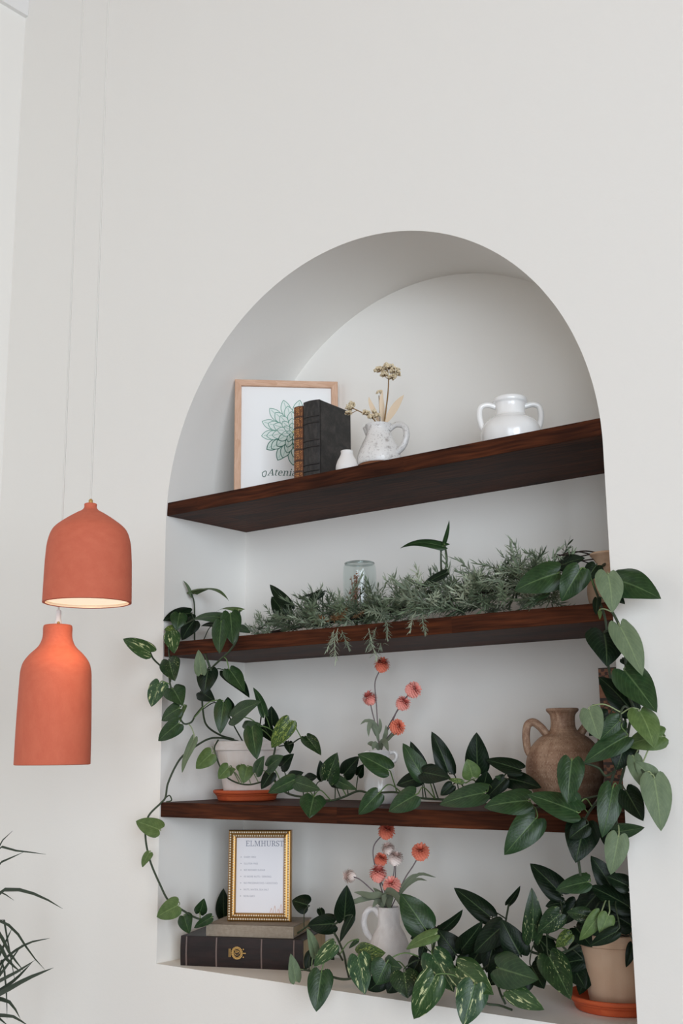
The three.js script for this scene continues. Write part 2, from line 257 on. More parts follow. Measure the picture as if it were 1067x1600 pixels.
// ---------------------------------------------------------------- top shelf
{ // framed print, standing across the corner
  const w = 0.269, h = 0.324, o = thing('picture_frame', 'pale oak framed green drawing of a succulent behind the upright books', 'picture frame', V(0.2385, S1, -0.194));
  o.rotation.y = 0.765; const up = (g) => { g.translate(0, h / 2, 0); return g; };
  for (const g of mitred(w, h, [[0, -0.009], [0, 0.009], [0.0016, 0.0105], [0.0155, 0.0105], [0.017, 0.009], [0.017, -0.009]])) part('frame_rail', up(g), M.paleOak, o);
  const art = print(640, 800, (c, W_, H_) => {
    c.fillStyle = '#f3f3f2'; c.fillRect(0, 0, W_, H_); const cx = 362, cy = 335;
    const petal = (a, r0, r1, wd, dark) => { c.save(); c.translate(cx, cy); c.rotate(a); c.scale(1.1, 1.1); c.beginPath(); c.moveTo(r0, 0); c.bezierCurveTo(r0 + (r1 - r0) * 0.25, -wd * 0.9, r0 + (r1 - r0) * 0.7, -wd, r1, 0); c.bezierCurveTo(r0 + (r1 - r0) * 0.7, wd, r0 + (r1 - r0) * 0.25, wd * 0.9, r0, 0); c.fillStyle = dark ? '#d9e6df' : '#e8efeb'; c.fill(); c.strokeStyle = dark ? '#3f6f61' : '#6a9c8c'; c.lineWidth = dark ? 5 : 4; c.stroke(); c.beginPath(); c.moveTo(r0 + (r1 - r0) * 0.35, wd * 0.1); c.lineTo(r1 * 0.93, 0); c.strokeStyle = '#b3cec4'; c.lineWidth = 5; c.stroke(); c.restore(); };
    for (const [n, r0, r1, wd, off] of [[13, 90, 212, 44, 0.1], [12, 80, 176, 42, 0.35], [11, 55, 138, 38, 0.1], [9, 34, 100, 32, 0.5], [7, 14, 66, 24, 0.2], [5, 2, 36, 15, 0.6]]) for (let i = 0; i < n; i++) { const a = off + i * 2 * Math.PI / n; petal(a, r0, r1 * (1 + 0.06 * Math.sin(i * 7.1)), wd, Math.sin(a) > 0.35); }
    c.fillStyle = '#c9cf96'; c.beginPath(); c.arc(cx + 8, cy - 4, 9, 0, 7); c.fill();
    c.strokeStyle = '#33574d'; c.lineWidth = 5; c.lineCap = 'round'; c.font = 'italic 66px serif'; c.fillStyle = '#39594f'; c.fillText('Atenian .', 185, 655);
    c.beginPath(); c.moveTo(150, 640); c.bezierCurveTo(165, 620, 190, 610, 175, 655); c.bezierCurveTo(168, 672, 150, 668, 152, 645); c.stroke();
  });
  const s = new THREE.BoxGeometry(w - 0.032, h - 0.032, 0.003); s.translate(0, h / 2, 0.0); part('backing', s, M.paperWhite, o);
  const pr = new THREE.PlaneGeometry(w - 0.033, h - 0.033); pr.translate(0, h / 2, 0.0022); part('print', pr, std({ map: art, roughness: 0.8 }), o);
}
function book(name, label, p, { t, h, d, cover, spine, bands = [], yaw = 0, lying = false, over = 0.003, bandMat, group, round = 0.25 }) {
  const o = thing(name, label, 'book', p, group); o.rotation.order = 'YXZ'; o.rotation.y = yaw; if (lying) o.rotation.z = Math.PI / 2;
  const x0 = lying ? 0 : -t / 2, c = 0.003, put = (g, x, y, z) => { g.translate(x, y, z); return g; };
  const yc = lying ? 0 : h / 2;
  for (const x of [x0 + c / 2, x0 + t - c / 2]) { const g = boxUV(box(c, h, d, 0.0013), 4); part('cover_board', put(g, x, yc, -d / 2), cover, o); }
  const pg = boxUV(new THREE.BoxGeometry(t - 2 * c, h - 2 * over, d - 0.008), 8); part('page_block', put(pg, x0 + t / 2, yc, -d / 2 + 0.002), M.pages, o);
  const s = new THREE.Shape(), k = t * round; s.moveTo(-t / 2, 0); s.quadraticCurveTo(0, -2 * k * 0.9, t / 2, 0); s.lineTo(t / 2, 0.004); s.lineTo(-t / 2, 0.004); s.closePath();
  const sp = new THREE.ExtrudeGeometry(s, { depth: h, bevelEnabled: false, curveSegments: 14 }); sp.rotateX(-Math.PI / 2); sp.translate(0, -h / 2, 0);
  const q = sp.attributes.position, uv = sp.attributes.uv; for (let i = 0; i < q.count; i++) uv.setXY(i, q.getX(i) / t + 0.5, q.getY(i) / h + 0.5);
  const sm = part('spine', put(BGU.toCreasedNormals(sp, 0.6), x0 + t / 2, yc, 0), spine, o);
  for (const b of bands) { const g = tube([V(x0 + 0.001, 0, 0.0008), V(x0 + t * 0.25, 0, k * 0.68), V(x0 + t / 2, 0, k * 0.9), V(x0 + t * 0.75, 0, k * 0.68), V(x0 + t - 0.001, 0, 0.0008)], 0.0021, 16, 8); part('raised_band', put(g, 0, yc + (b - 0.5) * h, 0), bandMat || spine, sm); }
  return { o, spine: sm, x0, k };
}
{ const a = at(473, 629, -0.05), b = at(497.4, 624, -0.05), t = b.x - a.x; book('antique_book', 'tall black leather book standing upright, its wide worn cover showing', V((a.x + b.x) / 2 + 0.001, S1, -0.052), { t, h: 0.1965, d: 0.13, cover: M.blackLeather, spine: M.blackLeather, bands: [0.12, 0.2, 0.42, 0.5, 0.72, 0.8], yaw: 0.04, round: 0.12, group: 'antique books' });
  const c = at(458.5, 630, -0.05); book('antique_book', 'slim brown book with gold tooled spine standing against the black book', V((c.x + a.x) / 2 - 0.001, S1, -0.052), { t: a.x - c.x - 0.002, h: 0.1905, d: 0.12, cover: M.blackLeather, spine: M.tooled, yaw: 0.03, round: 0.14, group: 'antique books' }); }
{ const p = at(542, 705, -0.055); p.y = S1; const o = thing('bud_vase', 'tiny plain white bud vase beside the black book', 'vase', p);
  part('body', lathe(soft([[0.001, 0], [0.02, 0], [0.0255, 0.006], [0.0265, 0.016], [0.023, 0.03], [0.0165, 0.043], [0.0142, 0.05], [0.0145, 0.0555], [0.0125, 0.0558], [0.0115, 0.05], [0.014, 0.04], [0.003, 0.012]], 4), 40), M.whiteMatte, o); }
let pitcherTop;
{ const p = at(592, 690, -0.1); const m = mpp(p); p.y = S1; const o = thing('stoneware_pitcher', 'mottled white stoneware pitcher with bare clay foot and a loop handle', 'pitcher', p);
  part('body', lathe(soft([[0.001, 0.02], [0.049, 0.02], [0.051, 0.026], [0.0505, 0.042], [0.044, 0.062], [0.034, 0.083], [0.0285, 0.098], [0.028, 0.108], [0.0315, 0.117], [0.029, 0.117], [0.0255, 0.107], [0.026, 0.095], [0.04, 0.06], [0.003, 0.03]], 5), 56), M.mottled, o);
  part('foot', lathe([[0.001, 0], [0.045, 0], [0.0475, 0.004], [0.0492, 0.0215], [0.001, 0.0215]], 56), M.bareClay, o);
  part('handle', taper([V(0.027, 0.104, -0.006), V(0.045, 0.112, -0.008), V(0.064, 0.105, -0.012), V(0.069, 0.084, -0.013), V(0.06, 0.058, -0.01), V(0.045, 0.045, -0.006)], 0.0065, 0.008), M.mottled, o);
  const sp = taper([V(-0.024, 0.098, 0.004), V(-0.031, 0.11, 0.006), V(-0.036, 0.117, 0.007)], 0.01, 0.005, 10, 10); part('spout', sp, M.mottled, o);
  pitcherTop = p.clone().setY(S1 + 0.1); }
{ const p = at(797.5, 660, -0.13); p.y = S1; const o = thing('two_handled_jar', 'glossy white jar with two tall handles on the top board', 'jar', p), k = 1.0;
  part('body', lathe(soft([[0.001, 0], [0.05, 0], [0.059, 0.012], [0.0645, 0.032], [0.0635, 0.052], [0.055, 0.068], [0.042, 0.077], [0.0345, 0.082], [0.033, 0.092], [0.0335, 0.108], [0.0375, 0.113], [0.0375, 0.12], [0.034, 0.1235], [0.03, 0.12], [0.029, 0.09], [0.05, 0.06], [0.003, 0.02]], 5), 64), M.whiteGlaze, o);
  for (const s of [-1, 1]) { const dx = 0.8, dz = -0.6 * 1; part('handle', taper([V(s * 0.031 * dx, 0.104, s * 0.031 * dz), V(s * 0.05 * dx, 0.109, s * 0.05 * dz), V(s * 0.063 * dx, 0.104, s * 0.063 * dz), V(s * 0.067 * dx, 0.086, s * 0.067 * dz), V(s * 0.064 * dx, 0.066, s * 0.064 * dz), V(s * 0.058 * dx, 0.05, s * 0.058 * dz)], 0.0062, 0.0068, 28, 12), M.whiteGlaze, o); } }

// dried flowers standing in the pitcher
function budCluster(c, r, n, size) { const g = []; for (let i = 0; i < n; i++) { const a = rr(0, 6.28), u = rr(-0.5, 1), q = Math.sqrt(1 - Math.min(1, u * u)), k = r * rr(0.55, 1); const b = new THREE.ConeGeometry(size * rr(0.7, 1.2), size * 2.2, 5, 1, true); b.rotateX(rr(1.6, 4.4)); b.rotateY(rr(0, 6)); b.translate(c.x + q * Math.cos(a) * k, c.y + u * k * 0.7, c.z + q * Math.sin(a) * k); g.push(b); } return g; }
function driedSpray(label, root, path, heads) {
  const o = thing('dried_flower', label, 'dried flower', root, 'dried flowers in the pitcher'), L = (v) => v.clone().sub(root), end = path[path.length - 1];
  const st = [taper([V(0, 0, 0), ...path.map(L)], 0.0019, 0.0013, 24, 6)]; const fine = [], dark = [];
  for (const [x, y, z, r, n] of heads) { const c = L(at(x, y, z)); let best = path[0]; for (const q of path) if (q.distanceTo(at(x, y, z)) < best.distanceTo(at(x, y, z)) && q.y < at(x, y, z).y + 0.004) best = q; st.push(tube([L(best), L(best).lerp(c, 0.5).add(V(0, -0.002, 0)), c], 0.0008, 6, 5)); fine.push(...budCluster(c, r * 1.05, Math.round(n * 1.7), 0.0027)); dark.push(...budCluster(c, r * 0.8, n >> 1, 0.0017)); }
  part('stem', merge(st), M.staticeDark, o); part('blossom', merge(fine), M.statice, o).userData.kind = 'stuff'; part('calyx', merge(dark), M.staticeDark, o).userData.kind = 'stuff';
}
driedSpray('upright dried flower spray rising from the pitcher', at(600, 664, -0.1), [at(603, 640, -0.1), at(606, 615, -0.1), at(607, 592, -0.1), at(606, 580, -0.1)],
  [[606, 575, -0.1, 0.014, 60], [593, 578, -0.1, 0.010, 34], [617, 580, -0.1, 0.012, 40], [600, 586, -0.09, 0.01, 30], [612, 590, -0.1, 0.009, 26], [621, 586, -0.11, 0.006, 14], [589, 580, -0.1, 0.006, 14]]);
driedSpray('dried flower spray leaning out low over the pitcher spout', at(590, 664, -0.1), [at(582, 653, -0.09), at(572, 648, -0.085), at(558, 641, -0.08), at(549, 637, -0.08)],
  [[547, 638, -0.08, 0.011, 36], [544, 646, -0.08, 0.008, 22], [549, 632, -0.08, 0.008, 18], [572, 646, -0.08, 0.009, 26], [580, 652, -0.085, 0.008, 24], [590, 650, -0.09, 0.007, 18], [585, 644, -0.09, 0.006, 12]]);
function petalBlade(pts, w, bow = 0.15) {                              // flat pointed leaf along a path of world points
  const c = new THREE.CatmullRomCurve3(pts, false, 'centripetal'), n = 10, pos = [], uv = [], idx = [], F = V(0.5, 0.3, 0.82);
  for (let i = 0; i <= n; i++) { const s = i / n, p = c.getPointAt(s), T = c.getTangentAt(s), X = T.clone().cross(F).normalize(), Z = X.clone().cross(T), h = w / 2 * Math.pow(Math.sin(Math.PI * Math.min(1, 0.06 + s * 0.94)), 0.75) + 0.0002; for (const t of [-1, 0, 1]) { const q = p.clone().addScaledVector(X, t * h).addScaledVector(Z, Math.abs(t) * h * bow); pos.push(q.x, q.y, q.z); uv.push(t / 2 + 0.5, s); } }
  for (let i = 0; i < n; i++) for (let j = 0; j < 2; j++) { const a = i * 3 + j; idx.push(a, a + 1, a + 3, a + 1, a + 4, a + 3); }
  const g = new THREE.BufferGeometry(); g.setAttribute('position', new THREE.Float32BufferAttribute(pos, 3)); g.setAttribute('uv', new THREE.Float32BufferAttribute(uv, 2)); g.setIndex(idx); g.computeVertexNormals(); return g;
}
for (const [label, w, z, pts] of [['broad pale dried petal leaf slanting out over the pitcher handle', 0.019, -0.1, [[603, 660], [612, 645], [623, 628], [631, 617]]], ['narrow pale dried petal leaf standing at the middle of the pitcher', 0.012, -0.11, [[598, 660], [597, 640], [596, 622], [598, 610]]], ['thin pale dried petal leaf leaning back towards the books', 0.012, -0.12, [[592, 660], [585, 645], [578, 628], [576, 620]]]]) {
  const root = at(...pts[0], z), o = thing('dried_leaf', label, 'dried leaf', root, 'dried leaves in the pitcher'); const g = petalBlade(pts.map(([x, y]) => at(x, y, z)), w); g.translate(-root.x, -root.y, -root.z); part('blade', g, M.palePetal, o);
}
{ const root = at(594, 662, -0.12), o = thing('dried_flower', 'small dried flower sprig between the pale leaves', 'dried flower', root, 'dried flowers in the pitcher'), L = (x, y) => at(x, y, -0.12).sub(root); part('stem', tube([V(0, 0, 0), L(593, 640), L(592, 618)], 0.0011, 10, 5), M.staticeDark, o); part('blossom', merge([...budCluster(L(592, 614), 0.008, 26, 0.0022), ...budCluster(L(596, 612), 0.005, 10, 0.002)]), M.statice, o).userData.kind = 'stuff'; }

// ---------------------------------------------------------------- second board: glass jar
{ const p = at(562, 900, -0.16); p.y = S2; const o = thing('glass_jar', 'clear glass jar standing behind the rosemary garland with a dried sprig inside', 'jar', p), ht = at(562, 878, -0.16).y - S2, r = 0.0395;
  part('glass', lathe(soft([[r * 0.98, 0.0005], [r, 0.01], [r, ht * 0.5], [r * 0.99, ht - 0.022], [r * 0.93, ht - 0.008], [r * 0.8, ht - 0.001], [r * 0.5, ht], [0.001, ht]], 5), 56), M.glass, o);
  { const q = new THREE.TorusGeometry(r * 0.86, 0.0022, 10, 56); q.rotateX(Math.PI / 2); q.translate(0, ht - 0.004, 0); part('rim', q, M.glassRim, o); }
  part('base', lathe([[0.001, 0.0005], [r * 0.9, 0.0005], [r * 0.9, 0.004], [0.001, 0.004]], 40), M.rawWood, o);
  const s = thing('dried_sprig', 'pinkish dried sprig standing inside the glass jar', 'dried flower', p.clone().add(V(-0.008, 0.004, 0.004))), st = [], bd = [];
  for (let i = 0; i < 14; i++) { const a = rr(0, 6.28), e = V(Math.cos(a) * rr(0.005, 0.024) - 0.004, ht * rr(0.45, 0.88), Math.sin(a) * rr(0.004, 0.014)); st.push(tube([V(0, 0, 0), V(e.x * 0.4, e.y * 0.5, e.z * 0.4), e], 0.0007, 8, 5)); for (let j = 0; j < 16; j++) { const b = new THREE.IcosahedronGeometry(rr(0.0015, 0.003), 0); b.translate(e.x * rr(0.6, 1.1) + rr(-0.006, 0.006), e.y * rr(0.45, 1.02), e.z * rr(0.6, 1.1) + rr(-0.004, 0.004)); bd.push(b); } }
  part('stem', merge(st), M.staticeDark, s); part('blossom', merge(bd), M.pinkBud, s).userData.kind = 'stuff';
  const f = thing('white_feather', 'narrow white feather standing beside the sprig in the glass jar', 'feather', p.clone().add(V(0.012, 0.004, 0.0))); const g = petalBlade([V(0, 0, 0), V(0.003, ht * 0.4, 0), V(0.002, ht * 0.85, 0.002)], 0.02, 0.5); part('blade', g, M.paperWhite, f);
}

// ---------------------------------------------------------------- rosemary garland
{
  const root = V(0.66, S2, -0.11), o = thing('rosemary_garland', 'thick grey green rosemary garland lying along the board and spilling over its edge', 'garland', root);
  const topY = (x) => { const T = [[385, 985], [400, 972], [430, 962], [470, 955], [500, 940], [530, 934], [570, 944], [610, 932], [640, 915], [680, 905], [720, 892], [760, 880], [800, 868], [850, 858], [880, 864], [900, 880]]; for (let i = 1; i < T.length; i++) if (x <= T[i][0]) { const k = (x - T[i - 1][0]) / (T[i][0] - T[i - 1][0]); return T[i - 1][1] + (T[i][1] - T[i - 1][1]) * k; } return 880; };
  const lowY = (x) => 1000 - (x - 385) * 0.111;
  part('main_stem', tube([390, 470, 550, 640, 720, 800, 870].map((x) => at(x, (topY(x) + lowY(x)) / 2 + 6, -0.1).sub(root)), 0.004, 60, 7), M.twig, o);
  const variants = [];
  for (let k = 0; k < 6; k++) {
    const g = [], L = 0.078, curve = new THREE.CatmullRomCurve3([V(0, 0, 0), V(rr(-0.004, 0.004), L * 0.5, rr(-0.004, 0.004)), V(rr(-0.012, 0.012), L, rr(-0.012, 0.012))]);
    g.push(new THREE.TubeGeometry(curve, 5, 0.0009, 4));
    for (let i = 0; i < 34; i++) { const s = 0.08 + 0.92 * i / 33, p = curve.getPoint(s), a = i * 2.4 + rr(-0.5, 0.5), out = i > 30 ? 0.3 : rr(0.6, 1.2), len = rr(0.018, 0.030) * (1 - 0.2 * s), w = rr(0.0012, 0.0019), dir = V(Math.cos(a) * Math.sin(out), Math.cos(out), Math.sin(a) * Math.sin(out)), bend = V(0, rr(-0.006, 0.008), 0);
      const F = V(Math.cos(a), 0.4, Math.sin(a)), X = dir.clone().cross(F).normalize(); if (X.lengthSq() < 0.1) X.set(1, 0, 0); const pos = [], idx = [], n = 3;
      for (let j = 0; j <= n; j++) { const t = j / n, c = p.clone().addScaledVector(dir, len * t).addScaledVector(bend, t * t), h = w * (j === 0 ? 0.5 : j === n ? 0.12 : 1); pos.push(c.x + X.x * h, c.y + X.y * h, c.z + X.z * h, c.x - X.x * h, c.y - X.y * h, c.z - X.z * h); if (j < n) { const q = j * 2; idx.push(q, q + 1, q + 2, q + 1, q + 3, q + 2); } }
      const b = new THREE.BufferGeometry(); b.setAttribute('position', new THREE.Float32BufferAttribute(pos, 3)); b.setAttribute('uv', new THREE.Float32BufferAttribute(pos.slice(0, (n + 1) * 4), 2)); b.setIndex(idx); b.computeVertexNormals(); g.push(b); }
    variants.push(merge(g));
  }
  const up = V(0, 1, 0);
  function sprig(p, dir, k, s, mat) { const m = part('sprig', variants[k], mat, o); m.position.copy(p).sub(root); m.quaternion.setFromUnitVectors(up, dir.normalize()); m.rotateY(rr(0, 6.28)); m.scale.setScalar(s); }
  const pick = (dz) => { const r = rnd(); return M.garland[r < 0.42 ? 0 : r < 0.72 ? 1 : r < 0.88 ? 2 : 3]; };
  for (let i = 0; i < 276; i++) {
    const x = 392 + Math.pow((i + rnd()) / 276, 0.92) * 492, hi = topY(x) + 6, lo = lowY(x) - 4, t = rnd(), y = hi + (lo - hi) * (0.25 + 0.75 * t), wid = 0.3 + 0.7 * clamp((x - 390) / 120), z = -0.1 + rr(-0.07, 0.085) * wid;
    const p = at(x, y, z); p.y = Math.max(p.y, S2 + 0.008); p.z = clamp(p.z, -0.24, -0.008); const dir = V(rr(-1, 0.75), rr(-0.15, 0.75) - (t > 0.7 ? 0.2 : 0), rr(-0.25, 0.8)); if (p.y < S2 + 0.02 && dir.y < 0) dir.y *= -0.5; if (p.x > 1.07) dir.x = -Math.abs(dir.x);
    sprig(p, dir, i % 6, rr(0.68, 1.05) * (x < 470 ? 0.72 : 1), pick());
  }
  for (const [x, y, tx, ty, z, s] of [[528, 982, 521, 1022, 0.01, 0.85], [534, 985, 541, 1012, 0.012, 0.6], [576, 982, 583, 1020, 0.012, 0.85], [588, 980, 578, 1004, 0.01, 0.6], [522, 984, 514, 1008, 0.008, 0.6], [660, 958, 662, 978, 0.01, 0.6], [650, 955, 640, 975, 0.01, 0.55], [600, 965, 606, 990, 0.012, 0.6]]) { const a = at(x, y, z), b = at(tx, ty, z + 0.01); sprig(a, b.sub(a), Math.floor(rnd() * 6), s, M.garland[rnd() < 0.5 ? 0 : 3]); }
  for (let i = 0; i < 10; i++) { const x = 486 + i * 7, p = at(x, 975 - i, -0.02); p.y = Math.max(p.y, S2 + 0.004); sprig(p, V(rr(-1, 1), rr(0, 0.3), rr(-0.2, 0.5)), i % 6, 0.45, M.driedLeaf); }
  for (const [a, b, c] of [[[862, 872], [900, 862], [930, 868]], [[870, 878], [905, 870], [938, 862]], [[876, 882], [910, 876], [940, 872]], [[884, 868], [912, 861], [946, 866]], [[866, 866], [890, 870], [920, 880]]]) part('twig', tube([at(...a, -0.1).sub(root), at(...b, -0.09).sub(root), at(...c, -0.1).sub(root)], 0.0014, 14, 6), M.twig, o);
}

// ---------------------------------------------------------------- third board: vase, jug, book
{ const p = at(594, 1210, -0.17); p.y = S3; const o = thing('white_vase', 'small white vase with two ear handles holding five red ball flowers', 'vase', p);
  part('body', lathe(soft([[0.001, 0], [0.03, 0], [0.0355, 0.008], [0.0385, 0.03], [0.036, 0.055], [0.029, 0.08], [0.0235, 0.096], [0.022, 0.108], [0.0245, 0.118], [0.022, 0.119], [0.0195, 0.108], [0.025, 0.085], [0.032, 0.04], [0.003, 0.01]], 5), 48), M.whiteGlaze, o);
  for (const s of [-1, 1]) part('handle', taper([V(s * 0.018, 0.112, -s * 0.013), V(s * 0.026, 0.114, -s * 0.018), V(s * 0.031, 0.106, -s * 0.022), V(s * 0.027, 0.094, -s * 0.019), V(s * 0.019, 0.092, -s * 0.013)], 0.0046, 0.0046, 24, 10), M.whiteGlaze, o); }
{ const p = at(882, 1185, -0.175); const m = mpp(p); p.y = S3; const o = thing('clay_jug', 'round brown clay jug with a flared neck and a small loop handle', 'jug', p), ht = at(882, 1107, -0.175).y - S3;
  part('body', lathe(soft([[0.001, 0], [0.042, 0], [0.048, 0.004], [0.066, 0.03], [0.0775, 0.065], [0.0785, 0.088], [0.07, 0.117], [0.05, 0.14], [0.032, 0.15], [0.0265, 0.158], [0.0245, 0.17], [0.0265, ht - 0.012], [0.033, ht - 0.004], [0.0325, ht], [0.028, ht], [0.021, 0.17], [0.03, 0.145], [0.06, 0.1], [0.003, 0.03]], 5), 64), M.brownJug, o);
  for (const s of [-1, 1]) { const ca = 0.82, sa = -0.57, q = (r, y) => V(s * r * ca, y, s * r * sa); part('handle', taper([q(0.034, 0.147), q(0.047, 0.163), q(0.061, 0.172), q(0.0715, 0.167), q(0.076, 0.146), q(0.074, 0.116), q(0.07, 0.108)], 0.0085, 0.0075, 32, 12), M.brownJug, o); } }
book('antique_book', 'tall brown patterned book standing at the end of the board behind the hanging pothos', V(1.154, S3, -0.075), { t: 0.05, h: 0.27, d: 0.19, cover: M.darkLeather, spine: M.tooledDark, round: 0.06, group: 'antique books' });

// ---------------------------------------------------------------- niche floor: stacked books, gold frame, jug
const stackYaw = 0.37;
{ const a = at(283, 1508, -0.021), b = V(0.345, 0, -0.124), mid = V((a.x + b.x) / 2, NICHE, (a.z + b.z) / 2), len = Math.hypot(b.x - a.x, b.z - a.z);
  const B = book('antique_book', 'thick dark leather book at the bottom of the stack, gold crest on its spine', mid, { t: 0.066, h: len, d: 0.185, cover: M.darkLeather, spine: M.darkLeather, bands: [0.07, 0.33, 0.70, 0.95], yaw: stackYaw, lying: true, bandMat: M.leatherEdge, round: 0.05, group: 'antique books' });
  // gold crest, built flat on the spine: scalloped oval ring, inner monogram, two side bars
  const g = [], cy = 0.1 * len - 0.0, z = 0.0046; const add = (q, x, y) => { q.translate(x + 0.033, y, z); g.push(q); };
  for (let i = 0; i < 20; i++) { const t = i / 20 * 6.283, q = new THREE.SphereGeometry(0.0021, 8, 6); q.scale(1, 1, 0.35); add(q, Math.cos(t) * 0.0125, Math.sin(t) * 0.0125); }
  const ring = new THREE.TorusGeometry(0.0095, 0.0011, 6, 40); ring.scale(1, 1, 0.4); add(ring, 0, 0);
  for (const [pts] of [[[[-0.004, -0.004], [-0.004, 0.004], [0, 0.0055], [0.003, 0.003], [0, 0]]], [[[0, 0], [0.0035, -0.002], [0.002, -0.0055], [-0.002, -0.005]]], [[[0.0045, -0.005], [0.005, 0.005]]]]) { const q = tube(pts.map(([x, y]) => V(x, y, 0)), 0.0008, 12, 6); q.scale(1, 1, 0.4); add(q, 0, 0); }
  for (const y of [0.0165, 0.0195]) { const q = new THREE.BoxGeometry(0.018, 0.0018, 0.0006); add(q, 0, y); }
  for (const [x, y] of [[-0.0085, -0.0155], [0.0085, -0.0155], [0, -0.02], [0, -0.0165]]) { const q = new THREE.SphereGeometry(0.0018, 8, 6); q.scale(1, 1, 0.35); add(q, x, y); }
  const e = merge(g); e.translate(0, 0.008, 0); part('gold_crest', e, M.goldPrint, B.spine);
}
{ const a = V(0.116, 0, -0.047), b = V(0.313, 0, -0.13), len = Math.hypot(b.x - a.x, b.z - a.z); const o = book('cloth_book', 'thin grey tan cloth book lying under the gold picture frame', V((a.x + b.x) / 2, NICHE + 0.0662, (a.z + b.z) / 2), { t: 0.0262, h: len, d: 0.15, cover: M.greyCloth, spine: M.greyCloth, yaw: 0.4, lying: true, round: 0.04 }); }
{ const bl = V(0.124, 0, -0.112), br = V(0.26, 0, -0.185), w = Math.hypot(br.x - bl.x, br.z - bl.z) * 1.0, h = 0.2095, o = thing('gold_photo_frame', 'small beaded gold frame holding a printed list, standing on the stacked books', 'picture frame', V((bl.x + br.x) / 2, NICHE + 0.0926, (bl.z + br.z) / 2));
  o.rotation.order = 'YXZ'; o.rotation.y = Math.atan2(bl.z - br.z, br.x - bl.x); o.rotation.x = -0.035;
  for (const g of mitred(w, h, [[0, -0.008], [0, 0.006], [0.002, 0.009], [0.005, 0.0095], [0.0085, 0.0065], [0.0125, 0.0075], [0.016, 0.006], [0.0185, 0.002], [0.0185, -0.008]])) { g.translate(0, h / 2, 0); part('frame_rail', g, M.gold, o); }
  const beads = []; for (const [d, z, r, s] of [[0.0055, 0.0105, 0.0022, 0.0058], [0.0135, 0.0085, 0.0021, 0.0058]]) { const iw = w - 2 * d, ih = h - 2 * d, nx = Math.round(iw / s), ny = Math.round(ih / s); for (let i = 0; i < nx; i++) for (const y of [d, h - d]) { const b = new THREE.IcosahedronGeometry(r, 1); b.translate(-iw / 2 + iw * i / nx, y, z); beads.push(b); } for (let i = 0; i < ny; i++) for (const x of [-iw / 2, iw / 2]) { const b = new THREE.IcosahedronGeometry(r, 1); b.translate(x, d + ih * i / ny, z); beads.push(b); } }
  const bm = part('beading', merge(beads), M.goldBead, o); bm.userData.kind = 'stuff';
  const art = print(640, 1000, (c, w_, h_) => {
    c.fillStyle = '#eeecef'; c.fillRect(0, 0, w_, h_); c.fillStyle = '#8a8d9c'; c.font = '102px serif'; c.textBaseline = 'alphabetic'; c.save(); c.translate(122, 122); c.scale(0.97, 1); c.fillText('ELMHURST', 0, 0, 520); c.restore();
    c.font = '31px sans-serif'; c.fillStyle = '#9b9ba6';
    ['DAIRY FREE', 'GLUTEN FREE', 'NO REFINED SUGAR', '4X MORE NUTS / SERVING', 'NO PRESERVATIVES / ADDITIVES', 'NUTS, WATER, SEA SALT', 'NON-GMO'].forEach((t, i) => { const y = 276 + i * 85; c.beginPath(); c.arc(66, y - 11, 6, 0, 7); c.fill(); c.fillText(t, 104, y, 534); });
    c.strokeStyle = '#d9b8ae'; c.lineWidth = 7; for (const [a, b] of [[470, 930], [515, 900], [560, 940], [596, 880]]) { c.beginPath(); c.moveTo(a - 20, 1000); c.quadraticCurveTo(a - 10, b + 20, a, b); c.quadraticCurveTo(a + 16, b + 40, a + 8, 1000); c.stroke(); }
    c.fillStyle = '#dcb9a8'; c.fillRect(622, 380, 18, 620); });
  const bk = new THREE.BoxGeometry(w - 0.03, h - 0.03, 0.004); bk.translate(0, h / 2, -0.005); part('backing', bk, M.paperWhite, o);
  const pl = new THREE.PlaneGeometry(w - 0.034, h - 0.034); pl.translate(0, h / 2, -0.0025); part('print', pl, std({ map: art, roughness: 0.7 }), o);
  part('easel_leg', boxUV(box(0.03, h * 0.8, 0.003, 0.001)).rotateX(0.3).translate(0, h * 0.39, -0.035), M.blackLeather, o);
}
{ const p = at(608, 1470, -0.13); p.y = NICHE; const o = thing('white_jug', 'chalky white clay jug with one ear handle at the niche foot, holding ball flowers', 'jug', p), ht = at(608, 1417, -0.13).y - NICHE;
  part('body', lathe(soft([[0.001, 0], [0.034, 0], [0.041, 0.006], [0.045, 0.03], [0.0455, 0.055], [0.0425, 0.078], [0.034, 0.1], [0.0255, 0.115], [0.0235, 0.126], [0.0235, ht - 0.006], [0.0225, ht], [0.02, ht], [0.0195, ht - 0.02], [0.03, 0.1], [0.04, 0.05], [0.003, 0.012]], 5), 52), M.plaster, o);
  const ca = -0.86, sa = 0.5, q = (r, y) => V(r * ca, y, r * sa); part('handle', taper([q(0.02, ht - 0.018), q(0.034, ht - 0.004), q(0.048, ht - 0.01), q(0.055, ht - 0.03), q(0.05, ht - 0.052), q(0.038, ht - 0.066), q(0.031, ht - 0.07)], 0.0068, 0.0066, 30, 12), M.plaster, o); }

